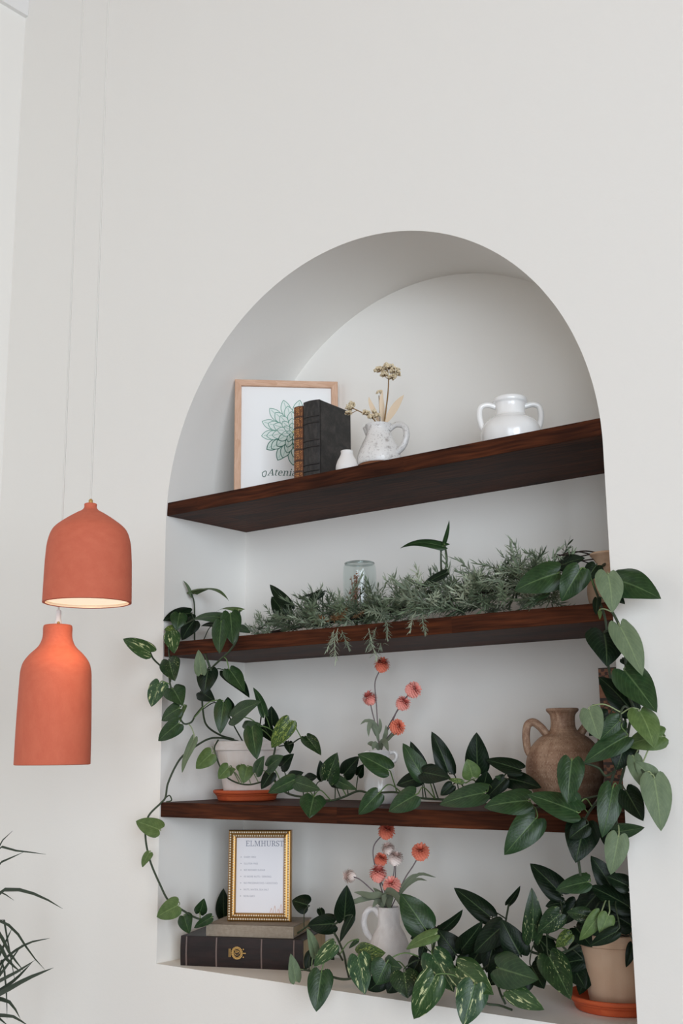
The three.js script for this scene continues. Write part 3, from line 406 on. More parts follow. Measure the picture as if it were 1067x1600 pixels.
// ---------------------------------------------------------------- ball flowers
function pomponGeo(r) {
  const g = [], n = 150; for (let i = 0; i < n; i++) { const y = 1 - 1.9 * (i + 0.5) / n, q = Math.sqrt(Math.max(0, 1 - y * y)), a = i * 2.39996, dir = V(q * Math.cos(a), y, q * Math.sin(a)), X = dir.clone().cross(V(0.3, 1, 0.2)).normalize(), Y = X.clone().cross(dir).normalize(), R = r * rr(0.9, 1.06), w = r * 0.15, pos = [], uv = [], idx = [];
    for (let j = 0; j < 4; j++) { const t = j / 3, c = dir.clone().multiplyScalar(R * (0.35 + 0.65 * t)).addScaledVector(Y, -r * 0.34 * t * t * t), h = w * [0.6, 1.1, 1.1, 0.55][j]; for (const s of [-1, 1]) { const p = c.clone().addScaledVector(X, s * h).addScaledVector(Y, -Math.abs(s) * h * 0.1); pos.push(p.x, p.y, p.z); uv.push(s / 2 + 0.5, t); } if (j < 3) { const k = j * 2; idx.push(k, k + 1, k + 2, k + 1, k + 3, k + 2); } }
    const b = new THREE.BufferGeometry(); b.setAttribute('position', new THREE.Float32BufferAttribute(pos, 3)); b.setAttribute('uv', new THREE.Float32BufferAttribute(uv, 2)); b.setIndex(idx); b.computeVertexNormals(); g.push(b); }
  return merge(g);
}
const pom = [pomponGeo(1), pomponGeo(1)];
function ballFlower(label, root, via, head, r, mat, group, leaves = []) {
  const R = at(...root), o = thing('ball_flower', label, 'flower', R, group), L = (p) => at(...p).sub(R), H = at(...head), h = H.clone().sub(R), rad = r * mpp(H);
  const pts = [V(0, 0, 0), ...via.map(L), h]; part('stem', tube(pts, 0.0013, 30, 6), M.greyStem, o);
  const b = part('blossom', pom[Math.floor(rnd() * 2)], mat, o); b.position.copy(h); b.scale.setScalar(rad); const d = h.clone().sub(pts[pts.length - 2]).normalize(); b.quaternion.setFromUnitVectors(V(0, 1, 0), d.lerp(V(0.4, 0.4, 0.8), 0.35).normalize()); b.rotateY(rr(0, 6));
  for (const [w, ...p] of leaves) { const q = p.map(([x, y, z]) => at(x, y, z)); const g = petalBlade(q, w * mpp(q[0]), 0.3); g.translate(-R.x, -R.y, -R.z); part('leaf', g, M.greyLeaf, o); }
}
{ const z = -0.17, G = 'ball flowers in the small white vase', root = [593, 1185, z];
  ballFlower('tallest red ball flower of the small white vase, alone under the garland board', root, [[591, 1150, z], [588, 1100, z], [586, 1065, z], [592, 1050, z]], [597, 1038, z], 12.5, M.petalRed, G, [[7, [592, 1160, z], [584, 1130, z + .01], [572, 1126, z + .02], [563, 1132, z + .02]], [8, [588, 1150, z], [580, 1128, z + .02], [576, 1140, z + .03], [576, 1151, z + .03]]]);
  ballFlower('pinkish ball flower of the small white vase nearest the pothos pot', root, [[592, 1155, z], [586, 1130, z], [581, 1110, z]], [577, 1090, z], 12, M.petalCoral, G, [[6, [590, 1150, z], [594, 1135, z], [593, 1122, z]], [8, [592, 1172, z + .02], [586, 1162, z + .03], [582, 1172, z + .04]]]);
  ballFlower('outermost ball flower of the small white vase, highest of the leaning three', root, [[600, 1150, z], [615, 1120, z], [630, 1095, z]], [646, 1078, z], 12.5, M.petalCoral, G, [[7, [598, 1160, z], [603, 1146, z + .01], [603, 1133, z + .01]]]);
  ballFlower('middle ball flower of the leaning three in the small white vase', root, [[601, 1150, z], [612, 1130, z], [620, 1112, z]], [630, 1099, z], 11.5, M.petalCoral, G, [[10, [594, 1170, z + .02], [600, 1158, z + .04], [607, 1174, z + .05]]]);
  ballFlower('lowest coral ball flower of the small white vase, just above its rim', root, [[600, 1160, z], [610, 1147, z + .01]], [621, 1136, z + .01], 12, M.petalRed, G, [[6, [602, 1160, z], [612, 1150, z + .01], [620, 1146, z + .02]], [8, [588, 1168, z + .02], [580, 1162, z + .02], [574, 1162, z + .02]]]); }
{ const z = -0.13, G = 'ball flowers in the chalky white jug', root = [608, 1425, z];
  ballFlower('red ball flower reaching up to the underside of the board', root, [[600, 1390, z], [584, 1345, z], [584, 1322, z], [597, 1305, z]], [604, 1298, z], 13, M.petalRed, G, [[9, [606, 1420, z], [596, 1400, z], [583, 1387, z]], [9, [604, 1420, z], [590, 1408, z + .02], [582, 1418, z + .03]]]);
  ballFlower('upper white blush ball flower behind the red stems', root, [[613, 1380, z - .02], [616, 1350, z - .03], [612, 1335, z - .03]], [606, 1325, z - .03], 11, M.petalBlush, G, [[9, [606, 1420, z], [592, 1402, z], [570, 1404, z + .02], [550, 1410, z + .03], [530, 1410, z + .04]]]);
  ballFlower('lower white blush ball flower behind the red stems', root, [[616, 1385, z - .03], [618, 1360, z - .03]], [618, 1340, z - .03], 12, M.petalBlush, G, [[10, [604, 1418, z], [596, 1398, z + .02], [580, 1400, z + .03], [566, 1396, z + .03], [553, 1394, z + .03]]]);
  ballFlower('small half hidden red ball flower above the largest coral one', root, [[596, 1390, z - .02], [593, 1365, z - .02]], [595, 1343, z - .02], 10.5, M.petalRed, G, [[10, [608, 1420, z + .01], [606, 1402, z + .03], [601, 1400, z + .04], [600, 1416, z + .05]]]);
  ballFlower('largest coral ball flower in the middle of the jug bouquet', root, [[600, 1400, z + .01], [593, 1380, z + .01]], [591, 1364, z + .01], 14, M.petalCoral, G, [[11, [610, 1420, z + .01], [604, 1394, z + .03], [618, 1398, z + .05], [630, 1422, z + .06]]]);
  ballFlower('coral ball flower lowest in the jug bouquet', root, [[610, 1405, z + .01]], [612, 1383, z + .01], 13.5, M.petalCoral, G, [[8, [608, 1420, z], [612, 1400, z], [622, 1394, z + .01]]]);
  ballFlower('deep coral ball flower on the long stem away from the others', root, [[622, 1395, z], [634, 1370, z], [646, 1352, z]], [657, 1331, z], 13.5, M.petalRed, G, [[5, [622, 1400, z], [640, 1378, z], [655, 1366, z], [681, 1371, z + .01]], [5, [622, 1402, z], [636, 1384, z], [652, 1374, z], [667, 1376, z + .01]], [5, [622, 1398, z], [634, 1378, z], [645, 1368, z], [654, 1365, z]]]);
  ballFlower('pale pink ball flower leaning out towards the gold frame', root, [[590, 1400, z + .01], [575, 1385, z + .02], [560, 1373, z + .03]], [545, 1369, z + .03], 11, M.petalBlush, G, [[8, [600, 1420, z + .01], [585, 1402, z + .02], [574, 1400, z + .03], [562, 1398, z + .03]]]); }

// ---------------------------------------------------------------- pothos
const UP = V(0, 1, 0), FACE = V(0.52, 0.28, 0.81).normalize();
function leafGeo(L, w, bow, fold, wob) {
  const ns = 11, nt = 8, pos = [], uv = [], idx = [];
  for (let i = 0; i <= ns; i++) { const s = Math.pow(i / ns, 1.1), h = w / 2 / 0.555 * Math.pow(s + 0.12, 0.35) * Math.pow(Math.max(1 - s, 0), 0.85); for (let j = 0; j <= nt; j++) { const t = j / nt * 2 - 1, a = Math.abs(t), x = t * h, y = L * (s * 1.0 - 0.15 * Math.sin(Math.PI * Math.min(1, a * 0.93)) * Math.pow(1 - s, 2.4)); const z = fold * Math.abs(x) * (1 - 0.55 * a) * 1.3 + bow * L * (4 * s * (1 - s) - 0.2) - 0.10 * w * a * a * (1 - s) + wob * w * Math.sin(s * 7 + t * 2.4) * a; pos.push(x, y, z); uv.push(j / nt, s); } }
  for (let i = 0; i < ns; i++) for (let j = 0; j < nt; j++) { const a = i * (nt + 1) + j, b = a + nt + 1; idx.push(a, a + 1, b, a + 1, b + 1, b); }
  const g = new THREE.BufferGeometry(); g.setAttribute('position', new THREE.Float32BufferAttribute(pos, 3)); g.setAttribute('uv', new THREE.Float32BufferAttribute(uv, 2)); g.setIndex(idx); g.computeVertexNormals(); return g;
}
function inside(x, y, z) {                                            // keeps growth in front of the niche's left jamb and off its right one
  let p = at(x, y, z); while (p.z < 0.004 && p.x < 0.012) p = at(x, y, z += 0.006);
  if (p.z < -0.012 && p.x > 1.188) p.x = 1.188;
  return p;
}
function addStems(o, rows, mat = M.stemDark) {                        // rows: radius in mm, then photo points with depth
  const pts = []; for (const [r, ...p] of rows) { const q = p.map((v) => inside(...v).sub(o.position)); part('stem', tube(q, r / 1000, q.length * 8, 7), mat, o); pts.push(...new THREE.CatmullRomCurve3(q, false, 'centripetal').getPoints(q.length * 8)); }
  return pts;
}
function addLeaves(o, stems, rows) {                                  // [stalk x, y, tip x, y, width, depth, kind, roll, tip depth, bow]
  for (const [bx, by, tx, ty, w, z, kind = 'm', roll = rr(-14, 14), tz = z + 0.012, bow = rr(0.03, 0.09)] of rows) {
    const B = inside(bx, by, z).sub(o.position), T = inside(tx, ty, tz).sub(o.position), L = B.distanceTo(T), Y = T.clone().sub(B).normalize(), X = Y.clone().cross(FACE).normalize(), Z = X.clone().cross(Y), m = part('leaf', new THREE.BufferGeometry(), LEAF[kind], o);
    const a = roll * Math.PI / 180; m.geometry = leafGeo(L, Math.min(1.1 * w * mpp(B.clone().add(o.position)) / Math.cos(a), L * 1.25), bow, rr(0.16, 0.34), rr(0.01, 0.035));
    m.position.copy(B); m.quaternion.setFromRotationMatrix(new THREE.Matrix4().makeBasis(X, Y, Z)); m.rotateY(a); m.updateMatrix();
    let near = null, dist = 9; for (const q of stems) { const e = q.distanceTo(B) + (q.y > B.y ? 0.012 : 0); if (e < dist) { dist = e; near = q; } }
    if (near && dist < 0.17 && dist > 0.004) { const inv = m.matrix.clone().invert(), mid = near.clone().lerp(B, 0.55).add(V(rr(-0.004, 0.004), Math.min(0.02, dist * 0.22), 0.002)), c = B.clone().addScaledVector(Y, -0.006).addScaledVector(Z, -0.002); const g = tube([near, mid, c, B].map((q) => q.clone().applyMatrix4(inv)), 0.0013, 12, 6); part('petiole', g, kind === 'd' || kind === 'f' ? M.stemDark : kind === 'p' || kind === 'l' ? M.stemPale : M.stemGreen, m); }
  }
}
function pot(o, rTop, rBase, h, mat) {
  const rh = h * 0.17, k = 0.006; part('pot', lathe([[0.001, 0], [rBase - 0.002, 0], [rBase, 0.003], [rTop - k - 0.001, h - rh], [rTop - 0.0015, h - rh], [rTop, h - rh + 0.002], [rTop + 0.001, h - 0.002], [rTop - 0.001, h], [rTop - 0.008, h], [rTop - 0.0085, h - 0.02], [rBase - 0.006, 0.01], [0.001, 0.01]], 64), mat, o);
  part('soil', lathe([[0.001, h - 0.014], [rTop * 0.5, h - 0.015], [rTop - 0.009, h - 0.019]], 40), M.soil, o);
}
function saucer(label, p, r, h) {
  const o = thing('plant_saucer', label, 'saucer', p, 'terracotta saucers'); part('dish', lathe(soft([[0.001, 0], [r * 0.82, 0], [r * 0.86, 0.002], [r * 0.9, h * 0.45], [r * 0.935, h * 0.55], [r * 0.94, h * 0.62], [r * 0.985, h * 0.7], [r, h * 0.82], [r * 0.995, h * 0.97], [r * 0.96, h], [r * 0.92, h * 0.9], [r * 0.84, h * 0.3], [0.001, h * 0.28]], 4), 72), M.saucer, o); return o;
}
// plant in the whitewashed pot
const PL = V(0.118, S3, -0.183);
saucer('orange terracotta saucer under the whitewashed pot', PL.clone(), 0.0835, 0.026);
{ const o = thing('potted_pothos', 'pothos in a whitewashed pot, vines climbing up and trailing past the small white vase', 'plant', PL.clone().add(V(0, 0.0075, 0)));
  pot(o, 0.0815, 0.056, 0.137, M.whitewash);
  const S = addStems(o, [
    [2.4, [372, 1158, -0.15], [345, 1153, -0.1], [325, 1155, -0.06], [300, 1170, -0.02], [282, 1185, 0.0], [262, 1225, 0.02], [258, 1247, 0.025], [252, 1254, 0.03], [232, 1275, 0.05], [227, 1300, 0.05], [233, 1340, 0.04], [250, 1382, 0.03], [264, 1408, 0.02], [285, 1422, 0.0], [306, 1434, -0.03], [330, 1440, -0.06]],
    [1.6, [258, 1247, 0.025], [265, 1243, 0.03], [268, 1250, 0.03], [260, 1253, 0.028]],
    [2.4, [365, 1155, -0.15], [343, 1148, -0.1], [322, 1132, -0.05], [317, 1110, -0.03], [316, 1090, -0.02], [322, 1060, -0.01], [330, 1045, 0.0], [345, 1030, 0.012], [358, 1018, 0.012], [370, 1000, 0.01], [373, 975, -0.02], [374, 955, -0.05]],
    [2.2, [316, 1105, -0.03], [305, 1118, 0.0], [298, 1129, 0.02], [288, 1131, 0.03], [280, 1120, 0.04], [272, 1098, 0.045], [266, 1070, 0.05], [262, 1050, 0.045], [255, 1044, 0.05], [240, 1030, 0.08], [235, 1020, 0.1]],
    [2.2, [266, 1065, 0.05], [268, 1040, 0.04], [264, 1020, 0.03], [265, 1000, 0.02], [275, 985, 0.0], [290, 975, -0.02], [303, 968, -0.05]],
    [2.0, [304, 1000, -0.1], [304, 965, -0.11], [303, 940, -0.12], [299, 928, -0.12]],
    [2.8, [330, 1048, 0.0], [324, 1032, 0.01], [320, 1018, -0.02], [318, 1000, -0.08]],
    [2.0, [341, 1156, -0.09], [335, 1168, -0.075], [337, 1180, -0.075], [343, 1196, -0.08], [352, 1212, -0.085], [370, 1223, -0.085], [390, 1226, -0.085], [408, 1222, -0.09]],
    [2.4, [395, 1160, -0.15], [415, 1150, -0.1], [430, 1165, -0.07], [425, 1195, -0.06], [432, 1225, -0.05], [450, 1240, -0.04], [478, 1246, -0.04], [510, 1252, -0.04], [535, 1246, -0.05], [560, 1236, -0.06], [580, 1240, -0.06], [600, 1238, -0.06], [620, 1238, -0.06], [650, 1246, -0.06], [690, 1249, -0.07], [740, 1249, -0.08], [775, 1246, -0.08]],
    [1.8, [400, 1160, -0.16], [405, 1140, -0.13], [408, 1120, -0.1]], [1.8, [380, 1160, -0.17], [366, 1135, -0.14], [352, 1108, -0.1]],
    [1.6, [436, 1166, -0.06], [455, 1162, -0.04], [468, 1154, -0.03], [479, 1152, -0.025]],
  ]);
  addLeaves(o, S, [
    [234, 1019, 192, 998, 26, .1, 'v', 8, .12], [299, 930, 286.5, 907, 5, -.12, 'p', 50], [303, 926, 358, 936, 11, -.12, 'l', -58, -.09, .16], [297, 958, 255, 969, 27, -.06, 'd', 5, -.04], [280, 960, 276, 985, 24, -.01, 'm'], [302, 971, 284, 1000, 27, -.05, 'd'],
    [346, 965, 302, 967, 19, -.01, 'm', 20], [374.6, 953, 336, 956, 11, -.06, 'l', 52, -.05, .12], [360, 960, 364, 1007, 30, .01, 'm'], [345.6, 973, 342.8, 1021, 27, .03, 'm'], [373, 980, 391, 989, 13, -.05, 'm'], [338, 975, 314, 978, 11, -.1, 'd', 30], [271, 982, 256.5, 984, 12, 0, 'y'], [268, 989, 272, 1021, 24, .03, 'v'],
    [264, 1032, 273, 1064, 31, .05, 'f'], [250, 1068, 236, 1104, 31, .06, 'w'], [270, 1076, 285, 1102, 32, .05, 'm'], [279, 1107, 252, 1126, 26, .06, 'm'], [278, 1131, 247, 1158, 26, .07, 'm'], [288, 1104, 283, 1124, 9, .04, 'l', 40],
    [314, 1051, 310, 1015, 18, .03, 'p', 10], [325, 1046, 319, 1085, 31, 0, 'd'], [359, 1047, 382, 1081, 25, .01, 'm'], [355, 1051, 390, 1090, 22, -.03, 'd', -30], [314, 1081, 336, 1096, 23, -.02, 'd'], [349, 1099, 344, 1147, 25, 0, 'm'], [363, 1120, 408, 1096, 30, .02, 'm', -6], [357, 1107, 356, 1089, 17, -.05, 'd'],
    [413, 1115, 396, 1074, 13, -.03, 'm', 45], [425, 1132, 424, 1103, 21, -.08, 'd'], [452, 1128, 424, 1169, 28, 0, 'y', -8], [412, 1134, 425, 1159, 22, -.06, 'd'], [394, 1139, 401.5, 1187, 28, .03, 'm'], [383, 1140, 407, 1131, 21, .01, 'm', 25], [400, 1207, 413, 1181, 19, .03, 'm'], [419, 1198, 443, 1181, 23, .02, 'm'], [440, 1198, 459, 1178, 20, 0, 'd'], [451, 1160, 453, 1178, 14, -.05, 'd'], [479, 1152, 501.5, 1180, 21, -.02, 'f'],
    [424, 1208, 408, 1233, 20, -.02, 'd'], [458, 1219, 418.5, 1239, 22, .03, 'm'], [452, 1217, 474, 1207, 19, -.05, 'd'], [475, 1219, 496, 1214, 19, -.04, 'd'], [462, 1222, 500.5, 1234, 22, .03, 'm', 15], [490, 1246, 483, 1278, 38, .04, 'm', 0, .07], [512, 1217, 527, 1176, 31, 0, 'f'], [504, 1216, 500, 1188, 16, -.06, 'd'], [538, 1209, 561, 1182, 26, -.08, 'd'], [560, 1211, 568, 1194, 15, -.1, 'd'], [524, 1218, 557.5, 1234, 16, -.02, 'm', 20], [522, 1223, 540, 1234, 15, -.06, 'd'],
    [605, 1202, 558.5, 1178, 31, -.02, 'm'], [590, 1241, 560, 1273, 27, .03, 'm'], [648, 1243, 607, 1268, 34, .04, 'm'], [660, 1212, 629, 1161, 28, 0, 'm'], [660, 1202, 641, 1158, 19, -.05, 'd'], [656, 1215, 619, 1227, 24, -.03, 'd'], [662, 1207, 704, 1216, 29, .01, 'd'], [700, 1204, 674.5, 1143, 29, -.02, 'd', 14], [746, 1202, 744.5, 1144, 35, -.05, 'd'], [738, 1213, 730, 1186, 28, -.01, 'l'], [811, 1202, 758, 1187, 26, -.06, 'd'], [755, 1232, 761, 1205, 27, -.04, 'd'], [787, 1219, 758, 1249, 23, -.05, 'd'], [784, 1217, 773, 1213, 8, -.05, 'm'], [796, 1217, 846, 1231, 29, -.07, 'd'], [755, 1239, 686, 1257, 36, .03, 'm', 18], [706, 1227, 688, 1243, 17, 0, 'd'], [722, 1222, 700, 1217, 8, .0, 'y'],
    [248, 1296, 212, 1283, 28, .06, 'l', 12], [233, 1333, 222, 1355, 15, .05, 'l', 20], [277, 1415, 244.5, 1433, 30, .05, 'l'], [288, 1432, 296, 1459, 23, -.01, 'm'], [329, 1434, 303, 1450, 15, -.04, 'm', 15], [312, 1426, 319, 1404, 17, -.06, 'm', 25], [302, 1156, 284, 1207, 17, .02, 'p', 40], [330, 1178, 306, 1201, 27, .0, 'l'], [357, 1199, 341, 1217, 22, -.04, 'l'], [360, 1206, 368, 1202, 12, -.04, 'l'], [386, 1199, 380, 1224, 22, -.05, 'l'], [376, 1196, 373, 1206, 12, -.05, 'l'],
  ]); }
// plant in the tan pot on the garland board
{ const base = V(1.149, S2, -0.115), o = thing('potted_pothos', 'pothos in a tan pot at the garland end, trailing down over the brown jug', 'plant', base);
  part('pot', lathe(soft([[0.001, 0], [0.036, 0], [0.041, 0.004], [0.048, 0.03], [0.044, 0.058], [0.03, 0.078], [0.026, 0.088], [0.034, 0.102], [0.0395, 0.109], [0.037, 0.112], [0.03, 0.104], [0.022, 0.088], [0.036, 0.03], [0.001, 0.012]], 4), 56), M.tanClay, o);
  part('soil', lathe([[0.001, 0.099], [0.02, 0.098], [0.0285, 0.096]], 32), M.soil, o);
  const S = addStems(o, [
    [2.6, [950, 878, -0.12], [938, 890, -0.04], [940, 920, 0.0], [950, 945, 0.03], [963, 968, 0.04], [972, 990, 0.04], [977, 1025, 0.04], [978, 1060, 0.04], [982, 1088, 0.045], [990, 1108, 0.045], [984, 1130, 0.04], [979, 1160, 0.04], [975, 1200, 0.035], [966, 1235, 0.03], [962, 1268, 0.03], [965, 1302, 0.03]],
    [2.4, [948, 880, -0.1], [925, 900, -0.02], [935, 935, 0.01], [945, 965, 0.02], [949, 1000, 0.02], [951, 1045, 0.02], [962, 1085, 0.03], [976, 1120, 0.03], [972, 1170, 0.03], [960, 1205, 0.03], [948, 1240, 0.035], [925, 1262, 0.04], [910, 1290, 0.04], [903, 1330, 0.03], [907, 1368, 0.02]],
    [2.0, [940, 885, -0.1], [900, 892, -0.03], [870, 905, 0.01], [855, 925, 0.02]],
    [2.2, [960, 1205, 0.03], [946, 1212, 0.05], [935, 1200, 0.07], [915, 1193, 0.09], [895, 1191, 0.1]], [2.0, [948, 1240, 0.035], [905, 1250, 0.03], [860, 1258, 0.03], [835, 1262, 0.04]],
    [2.0, [985, 1110, 0.045], [975, 1104, 0.08], [970, 1115, 0.1], [972, 1130, 0.1]], [1.8, [962, 1170, 0.03], [985, 1180, 0.06], [995, 1195, 0.08], [1012, 1212, 0.1]],
    [2.2, [690, 905, -0.1], [689, 880, -0.12], [689, 858, -0.12]], [2.4, [694, 905, -0.1], [698, 875, -0.11], [695, 852, -0.12]], [2.0, [452, 985, -0.1], [451, 965, -0.11], [449, 955, -0.11]], [1.8, [505, 960, -0.1], [504, 940, -0.1], [504, 928, -0.1]],
  ], M.stemDark);
  addLeaves(o, S, [
    [691, 853, 625, 855, 19, -.12, 'm', 30, -.1, .12], [694, 849, 702, 813, 6, -.12, 'm', 30], [695, 896, 655, 919, 15, -.05, 'd', 20], [452, 949, 421, 913, 18, -.1, 'd'], [446, 962, 424, 932, 27, -.09, 'd'], [504, 926, 464, 936, 11, -.1, 'd', 45], [502, 926, 480, 941, 12, -.09, 'd'],
    [745 + 218, 906, 1032.5, 935, 50, .05, 'm', 6, .06], [950, 898, 957, 957, 40, .09, 'p', -10, .11], [906, 891, 877, 940, 40, .05, 'm'], [870, 896, 803, 923, 47, .04, 'm', 0, .06], [879, 882, 914, 872, 24, -.03, 'd'], [931, 884, 916, 909, 26, -.02, 'd'], [960, 931, 976, 944, 15, .04, 'd'], [853, 928, 816, 952, 12, .02, 'm', 40], [933, 936, 931, 961, 12, .03, 'd', 20], [937, 955, 937, 968, 6, .05, 'l'],
    [944, 990, 948, 1041, 56, .06, 'd', -12, .09], [969, 979, 1004, 1056, 40, .08, 'p', -8, .1], [977, 1049, 1026, 1113, 50, .08, 'm', 5, .1], [985, 1108, 935, 1057, 42, .04, 'd', 10], [975, 1030, 992, 1045, 16, .03, 'd'],
    [1000, 1112, 1023, 1169, 42, .1, 'l', -8, .12], [1034, 1150, 977, 1165, 38, .08, 'l', 10], [1022, 1145, 1040, 1164, 21, .07, 'l'], [921, 1110, 937, 1156, 32, .11, 'p', 20], [968, 1126, 936, 1157, 30, .1, 'm', -15], [976, 1152, 912, 1192, 36, .1, 'm', 12, .12], [978, 1160, 963, 1203, 42, .07, 'd'], [950, 1118, 920, 1150, 30, .08, 'd'],
    [1022, 1217, 1033, 1299, 44, .1, 'p', -6, .11], [990, 1184, 1003, 1230, 22, .08, 'p', 20], [1020, 1214, 992, 1190, 24, .08, 'p', -25], [978, 1236, 1005, 1283, 34, .07, 'd', 10], [957, 1233, 941, 1309, 37, .08, 'm', -5, .1], [962, 1300, 1007, 1293, 21, .06, 'm', 20], [966, 1308, 954, 1367, 34, .09, 'p', 0, .1], [950, 1295, 948, 1325, 24, .04, 'd'],
    [900, 1268, 824, 1241, 40, .09, 'm', 8, .1], [893, 1190, 887, 1257, 38, .11, 'm', 14], [902, 1252, 891, 1234, 18, .08, 'm'], [913, 1287, 899, 1348, 50, .06, 'd', 0, .09], [915, 1290, 889, 1310, 28, .09, 'd'], [823, 1251, 756, 1261, 40, .06, 'm', 14, .08], [836, 1280, 787.5, 1336, 44, .06, 'm', -4, .09],
  ]); }
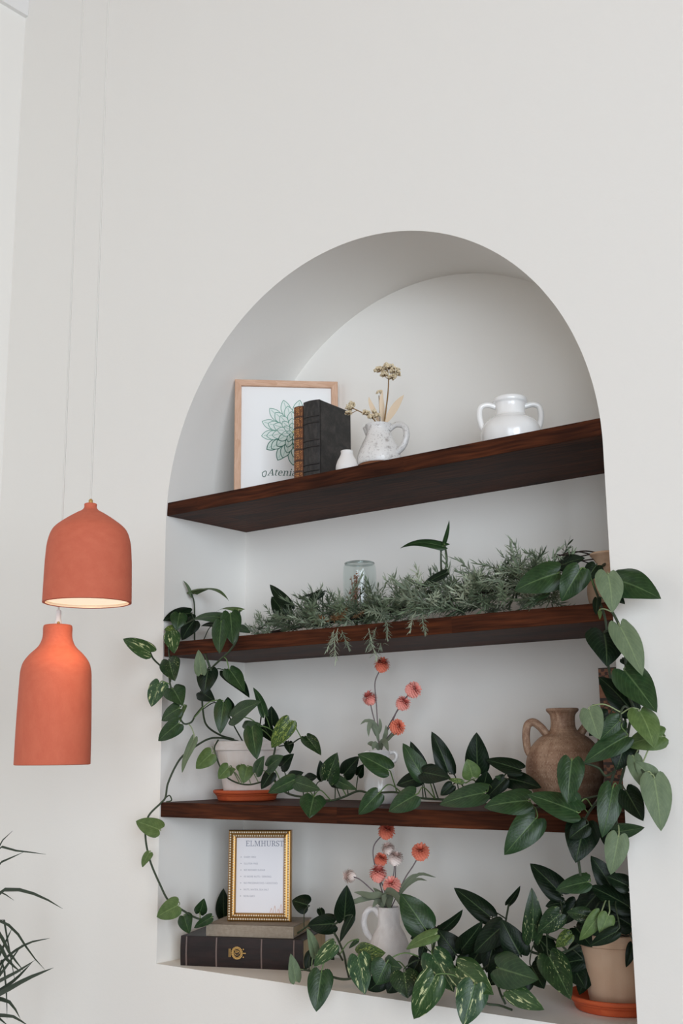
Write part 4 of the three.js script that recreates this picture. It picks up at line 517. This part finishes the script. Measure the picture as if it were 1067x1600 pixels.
// plant in the tan pot on the niche floor
const PR = V(1.086, NICHE, -0.185);
saucer('orange terracotta saucer on the niche floor under the tan pot', PR.clone(), 0.1, 0.028);
{ const o = thing('potted_pothos', 'pothos in a tan pot on the niche floor, variegated vines reaching the stacked books', 'plant', PR.clone().add(V(0, 0.008, 0)));
  pot(o, 0.083, 0.058, 0.133, M.tanClay);
  const S = addStems(o, [
    [2.6, [945, 1462, -0.18], [915, 1470, -0.12], [880, 1488, -0.1], [840, 1490, -0.08], [815, 1482, -0.06], [790, 1490, -0.05], [760, 1510, -0.03], [730, 1528, -0.02], [700, 1540, -0.02], [670, 1540, -0.02], [640, 1530, -0.03], [600, 1528, -0.03], [565, 1526, -0.03], [535, 1530, -0.03], [515, 1524, -0.02], [508, 1515, -0.02]],
    [2.4, [545, 1526, -0.03], [541, 1510, -0.05], [537, 1490, -0.07], [528, 1468, -0.08], [518, 1448, -0.08], [526, 1442, -0.08], [534, 1436, -0.07]], [2.2, [518, 1448, -0.09], [498, 1438, -0.11], [482, 1446, -0.13], [465, 1458, -0.14]],
    [2.2, [515, 1516, -0.02], [495, 1518, 0.0], [474, 1515, 0.02]], [2.2, [535, 1500, -0.05], [526, 1484, 0.0], [521, 1478, 0.02]],
    [2.4, [700, 1540, -0.02], [680, 1520, -0.02], [676, 1490, 0.0], [680, 1465, 0.02], [678, 1460, 0.03]], [2.2, [730, 1528, -0.02], [735, 1495, -0.06], [745, 1465, -0.09], [764, 1440, -0.1]], [2.0, [760, 1510, -0.03], [785, 1470, -0.08], [790, 1440, -0.1], [795, 1412, -0.1]],
    [2.2, [800, 1578, 0.03], [780, 1571, 0.03], [760, 1568, 0.04], [745, 1555, 0.04]], [2.2, [790, 1569, 0.03], [783, 1555, 0.03], [778, 1540, 0.02]],
    [2.2, [845, 1487, -0.08], [838, 1465, -0.06], [835, 1450, -0.05]], [2.2, [885, 1485, -0.1], [870, 1470, -0.08], [855, 1460, -0.06], [880, 1440, -0.08], [876, 1415, -0.08]], [2.2, [930, 1462, -0.18], [920, 1430, -0.1], [917, 1400, -0.08], [915, 1375, -0.06]], [2.2, [955, 1462, -0.18], [960, 1430, -0.1], [970, 1400, -0.09]],
  ]);
  addLeaves(o, S, [
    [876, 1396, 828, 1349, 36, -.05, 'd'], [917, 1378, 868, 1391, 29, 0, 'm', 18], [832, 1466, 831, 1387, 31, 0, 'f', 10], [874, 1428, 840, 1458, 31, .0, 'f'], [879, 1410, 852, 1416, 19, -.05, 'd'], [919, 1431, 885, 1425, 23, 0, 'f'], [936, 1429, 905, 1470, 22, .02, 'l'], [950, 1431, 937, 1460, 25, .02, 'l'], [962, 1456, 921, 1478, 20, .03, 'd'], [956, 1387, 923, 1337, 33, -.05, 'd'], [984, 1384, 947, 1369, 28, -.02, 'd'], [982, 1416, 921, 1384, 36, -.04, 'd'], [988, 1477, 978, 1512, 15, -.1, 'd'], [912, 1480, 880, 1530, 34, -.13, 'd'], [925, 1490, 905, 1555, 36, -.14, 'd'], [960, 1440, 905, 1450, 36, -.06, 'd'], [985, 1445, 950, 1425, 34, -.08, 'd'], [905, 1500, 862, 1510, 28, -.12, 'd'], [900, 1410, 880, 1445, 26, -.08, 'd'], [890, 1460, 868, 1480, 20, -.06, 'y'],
    [858, 1495, 892, 1562, 44, .03, 'f', 0, .06], [778, 1512, 840.5, 1531, 50, .05, 'm', 10, .07], [797, 1548, 850, 1578, 30, .06, 'v', 12], [812, 1490, 783, 1436, 37, .0, 'd'], [764, 1431, 709, 1387, 30, -.07, 'd'], [795, 1412, 813, 1384, 10, -.1, 'd', 35], [784, 1448, 740, 1490, 36, -.02, 'd'], [722, 1482, 754, 1440, 27, -.02, 'd', 12], [692, 1453, 723, 1422, 14, -.04, 'd', 40], [712, 1490, 684, 1453, 36, -.04, 'd'], [663, 1449, 625.5, 1396, 46, -.02, 'm', 4], [672, 1454, 641, 1467, 21, -.05, 'd'], [682, 1450, 692, 1466, 18, -.06, 'd'], [679, 1460, 634, 1483, 20, .04, 'l', 25], [662, 1480, 656, 1500, 13, .0, 'd'], [670, 1498, 655, 1520, 12, .02, 'd'],
    [735, 1500, 715, 1530, 34, -.04, 'd'], [760, 1470, 735, 1510, 36, -.05, 'd'], [790, 1500, 765, 1540, 36, -.02, 'd'], [820, 1525, 800, 1555, 34, -.01, 'd'], [845, 1470, 870, 1500, 30, -.06, 'd'], [890, 1500, 915, 1545, 36, -.13, 'd'], [900, 1450, 925, 1480, 32, -.1, 'd'], [930, 1400, 900, 1435, 36, -.08, 'd'], [955, 1410, 930, 1450, 34, -.07, 'd'], [700, 1510, 690, 1545, 34, -.01, 'd'], [655, 1500, 640, 1530, 26, -.03, 'd'], [620, 1530, 605, 1552, 28, .01, 'd'],  // added filler leaves; their dark colour stands in for shade here
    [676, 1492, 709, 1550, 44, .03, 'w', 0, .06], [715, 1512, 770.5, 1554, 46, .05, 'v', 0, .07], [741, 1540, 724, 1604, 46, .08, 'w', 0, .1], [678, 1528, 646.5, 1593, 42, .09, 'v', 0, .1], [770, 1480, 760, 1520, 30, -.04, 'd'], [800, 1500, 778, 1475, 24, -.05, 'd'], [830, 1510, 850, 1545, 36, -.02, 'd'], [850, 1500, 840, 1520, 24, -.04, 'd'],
    [561, 1492, 602, 1489, 33, .02, 'y', 10], [560, 1496, 570, 1554, 36, .07, 'w', 8], [603, 1506, 588, 1539, 42, .06, 'm', -6], [604, 1507, 628, 1512, 26, .05, 'm', 20], [631, 1520, 637, 1560, 44, .07, 'f'], [634, 1521, 654, 1532, 20, .0, 'd'], [598, 1530, 575, 1548, 26, .02, 'd'], [572, 1522, 558, 1508, 24, .03, 'd'], [502, 1521, 494, 1581, 37, .06, 'm', 0, .08], [462, 1531, 454, 1490, 18, .05, 'p', 20], [493, 1491, 479.5, 1450, 15, .02, 'p', 30], [521, 1477, 490, 1510, 24, .05, 'v', 12], [487, 1490, 477, 1515, 17, .0, 'd'], [521, 1443, 480, 1446, 28, -.08, 'd'], [500, 1421, 506, 1438, 11, -.1, 'd'], [538, 1436, 542, 1383, 31, -.07, 'd'], [549, 1434, 531, 1472, 14, -.07, 'd', 30], [480, 1414, 456, 1407, 28, -.17, 'd'], [350, 1432, 349, 1388, 24, -.2, 'd'], [558, 1470, 545, 1482, 7, -.05, 'm'], [512, 1490, 522, 1500, 14, -.02, 'd'],
  ]); }

// ---------------------------------------------------------------- spiky plant at the left edge
{ const root = at(-34, 1562, 0.3), o = thing('spiky_plant', 'dark spiky leaved plant at the left edge with thin arching blades', 'plant', V(root.x, 0, root.z)), L = (p, z = 0.3) => at(p[0], p[1], z).sub(o.position);
  pot(o, 0.15, 0.11, 0.28, M.terracotta); part('trunk', taper([V(0, 0.26, 0), V(0.01, 0.5, 0.01), V(0, root.y, 0)], 0.02, 0.014, 20, 10), M.bareClay, o);
  const rows = [[5, 0.30, [-6, 1330], [20, 1298]], [4, 0.3, [-12, 1330], [30, 1330], [72, 1335]], [5, 0.32, [-8, 1358], [15, 1342], [38, 1331]], [6, 0.34, [-8, 1400], [22, 1390], [62, 1400], [98, 1420]], [4, 0.3, [-8, 1394], [22, 1407]], [3, 0.28, [2, 1428], [13, 1475], [24, 1537]], [4, 0.3, [-6, 1440], [25, 1456], [48, 1490], [70, 1515]], [6, 0.33, [-8, 1450], [16, 1490], [38, 1518]], [4, 0.3, [2, 1505], [42, 1475], [78, 1466]], [5, 0.31, [-4, 1500], [20, 1448]], [5, 0.34, [0, 1524], [36, 1474]], [6, 0.36, [0, 1533], [28, 1518], [55, 1500]], [6, 0.33, [0, 1548], [25, 1530], [50, 1504]], [8, 0.36, [0, 1553], [42, 1530], [84, 1512]], [7, 0.35, [5, 1562], [18, 1568], [32, 1592]], [6, 0.36, [-6, 1586], [20, 1588], [46, 1604]], [5, 0.35, [-2, 1590], [14, 1604]], [3, 0.3, [2, 1500], [10, 1550], [11, 1592]], [5, 0.3, [-10, 1450], [-4, 1380]], [7, 0.33, [-6, 1470], [12, 1500], [34, 1520]], [5, 0.34, [-5, 1530], [10, 1490]]];
  for (const [w, z, ...p] of rows) { const q = p.map((v) => L(v, z)); const g = petalBlade([L([-34, 1562], 0.3), ...q], w * mpp(at(...p[0], z)), 0.5); part('leaf', g, M.spiky, o); } }

renderer.render(scene, camera);
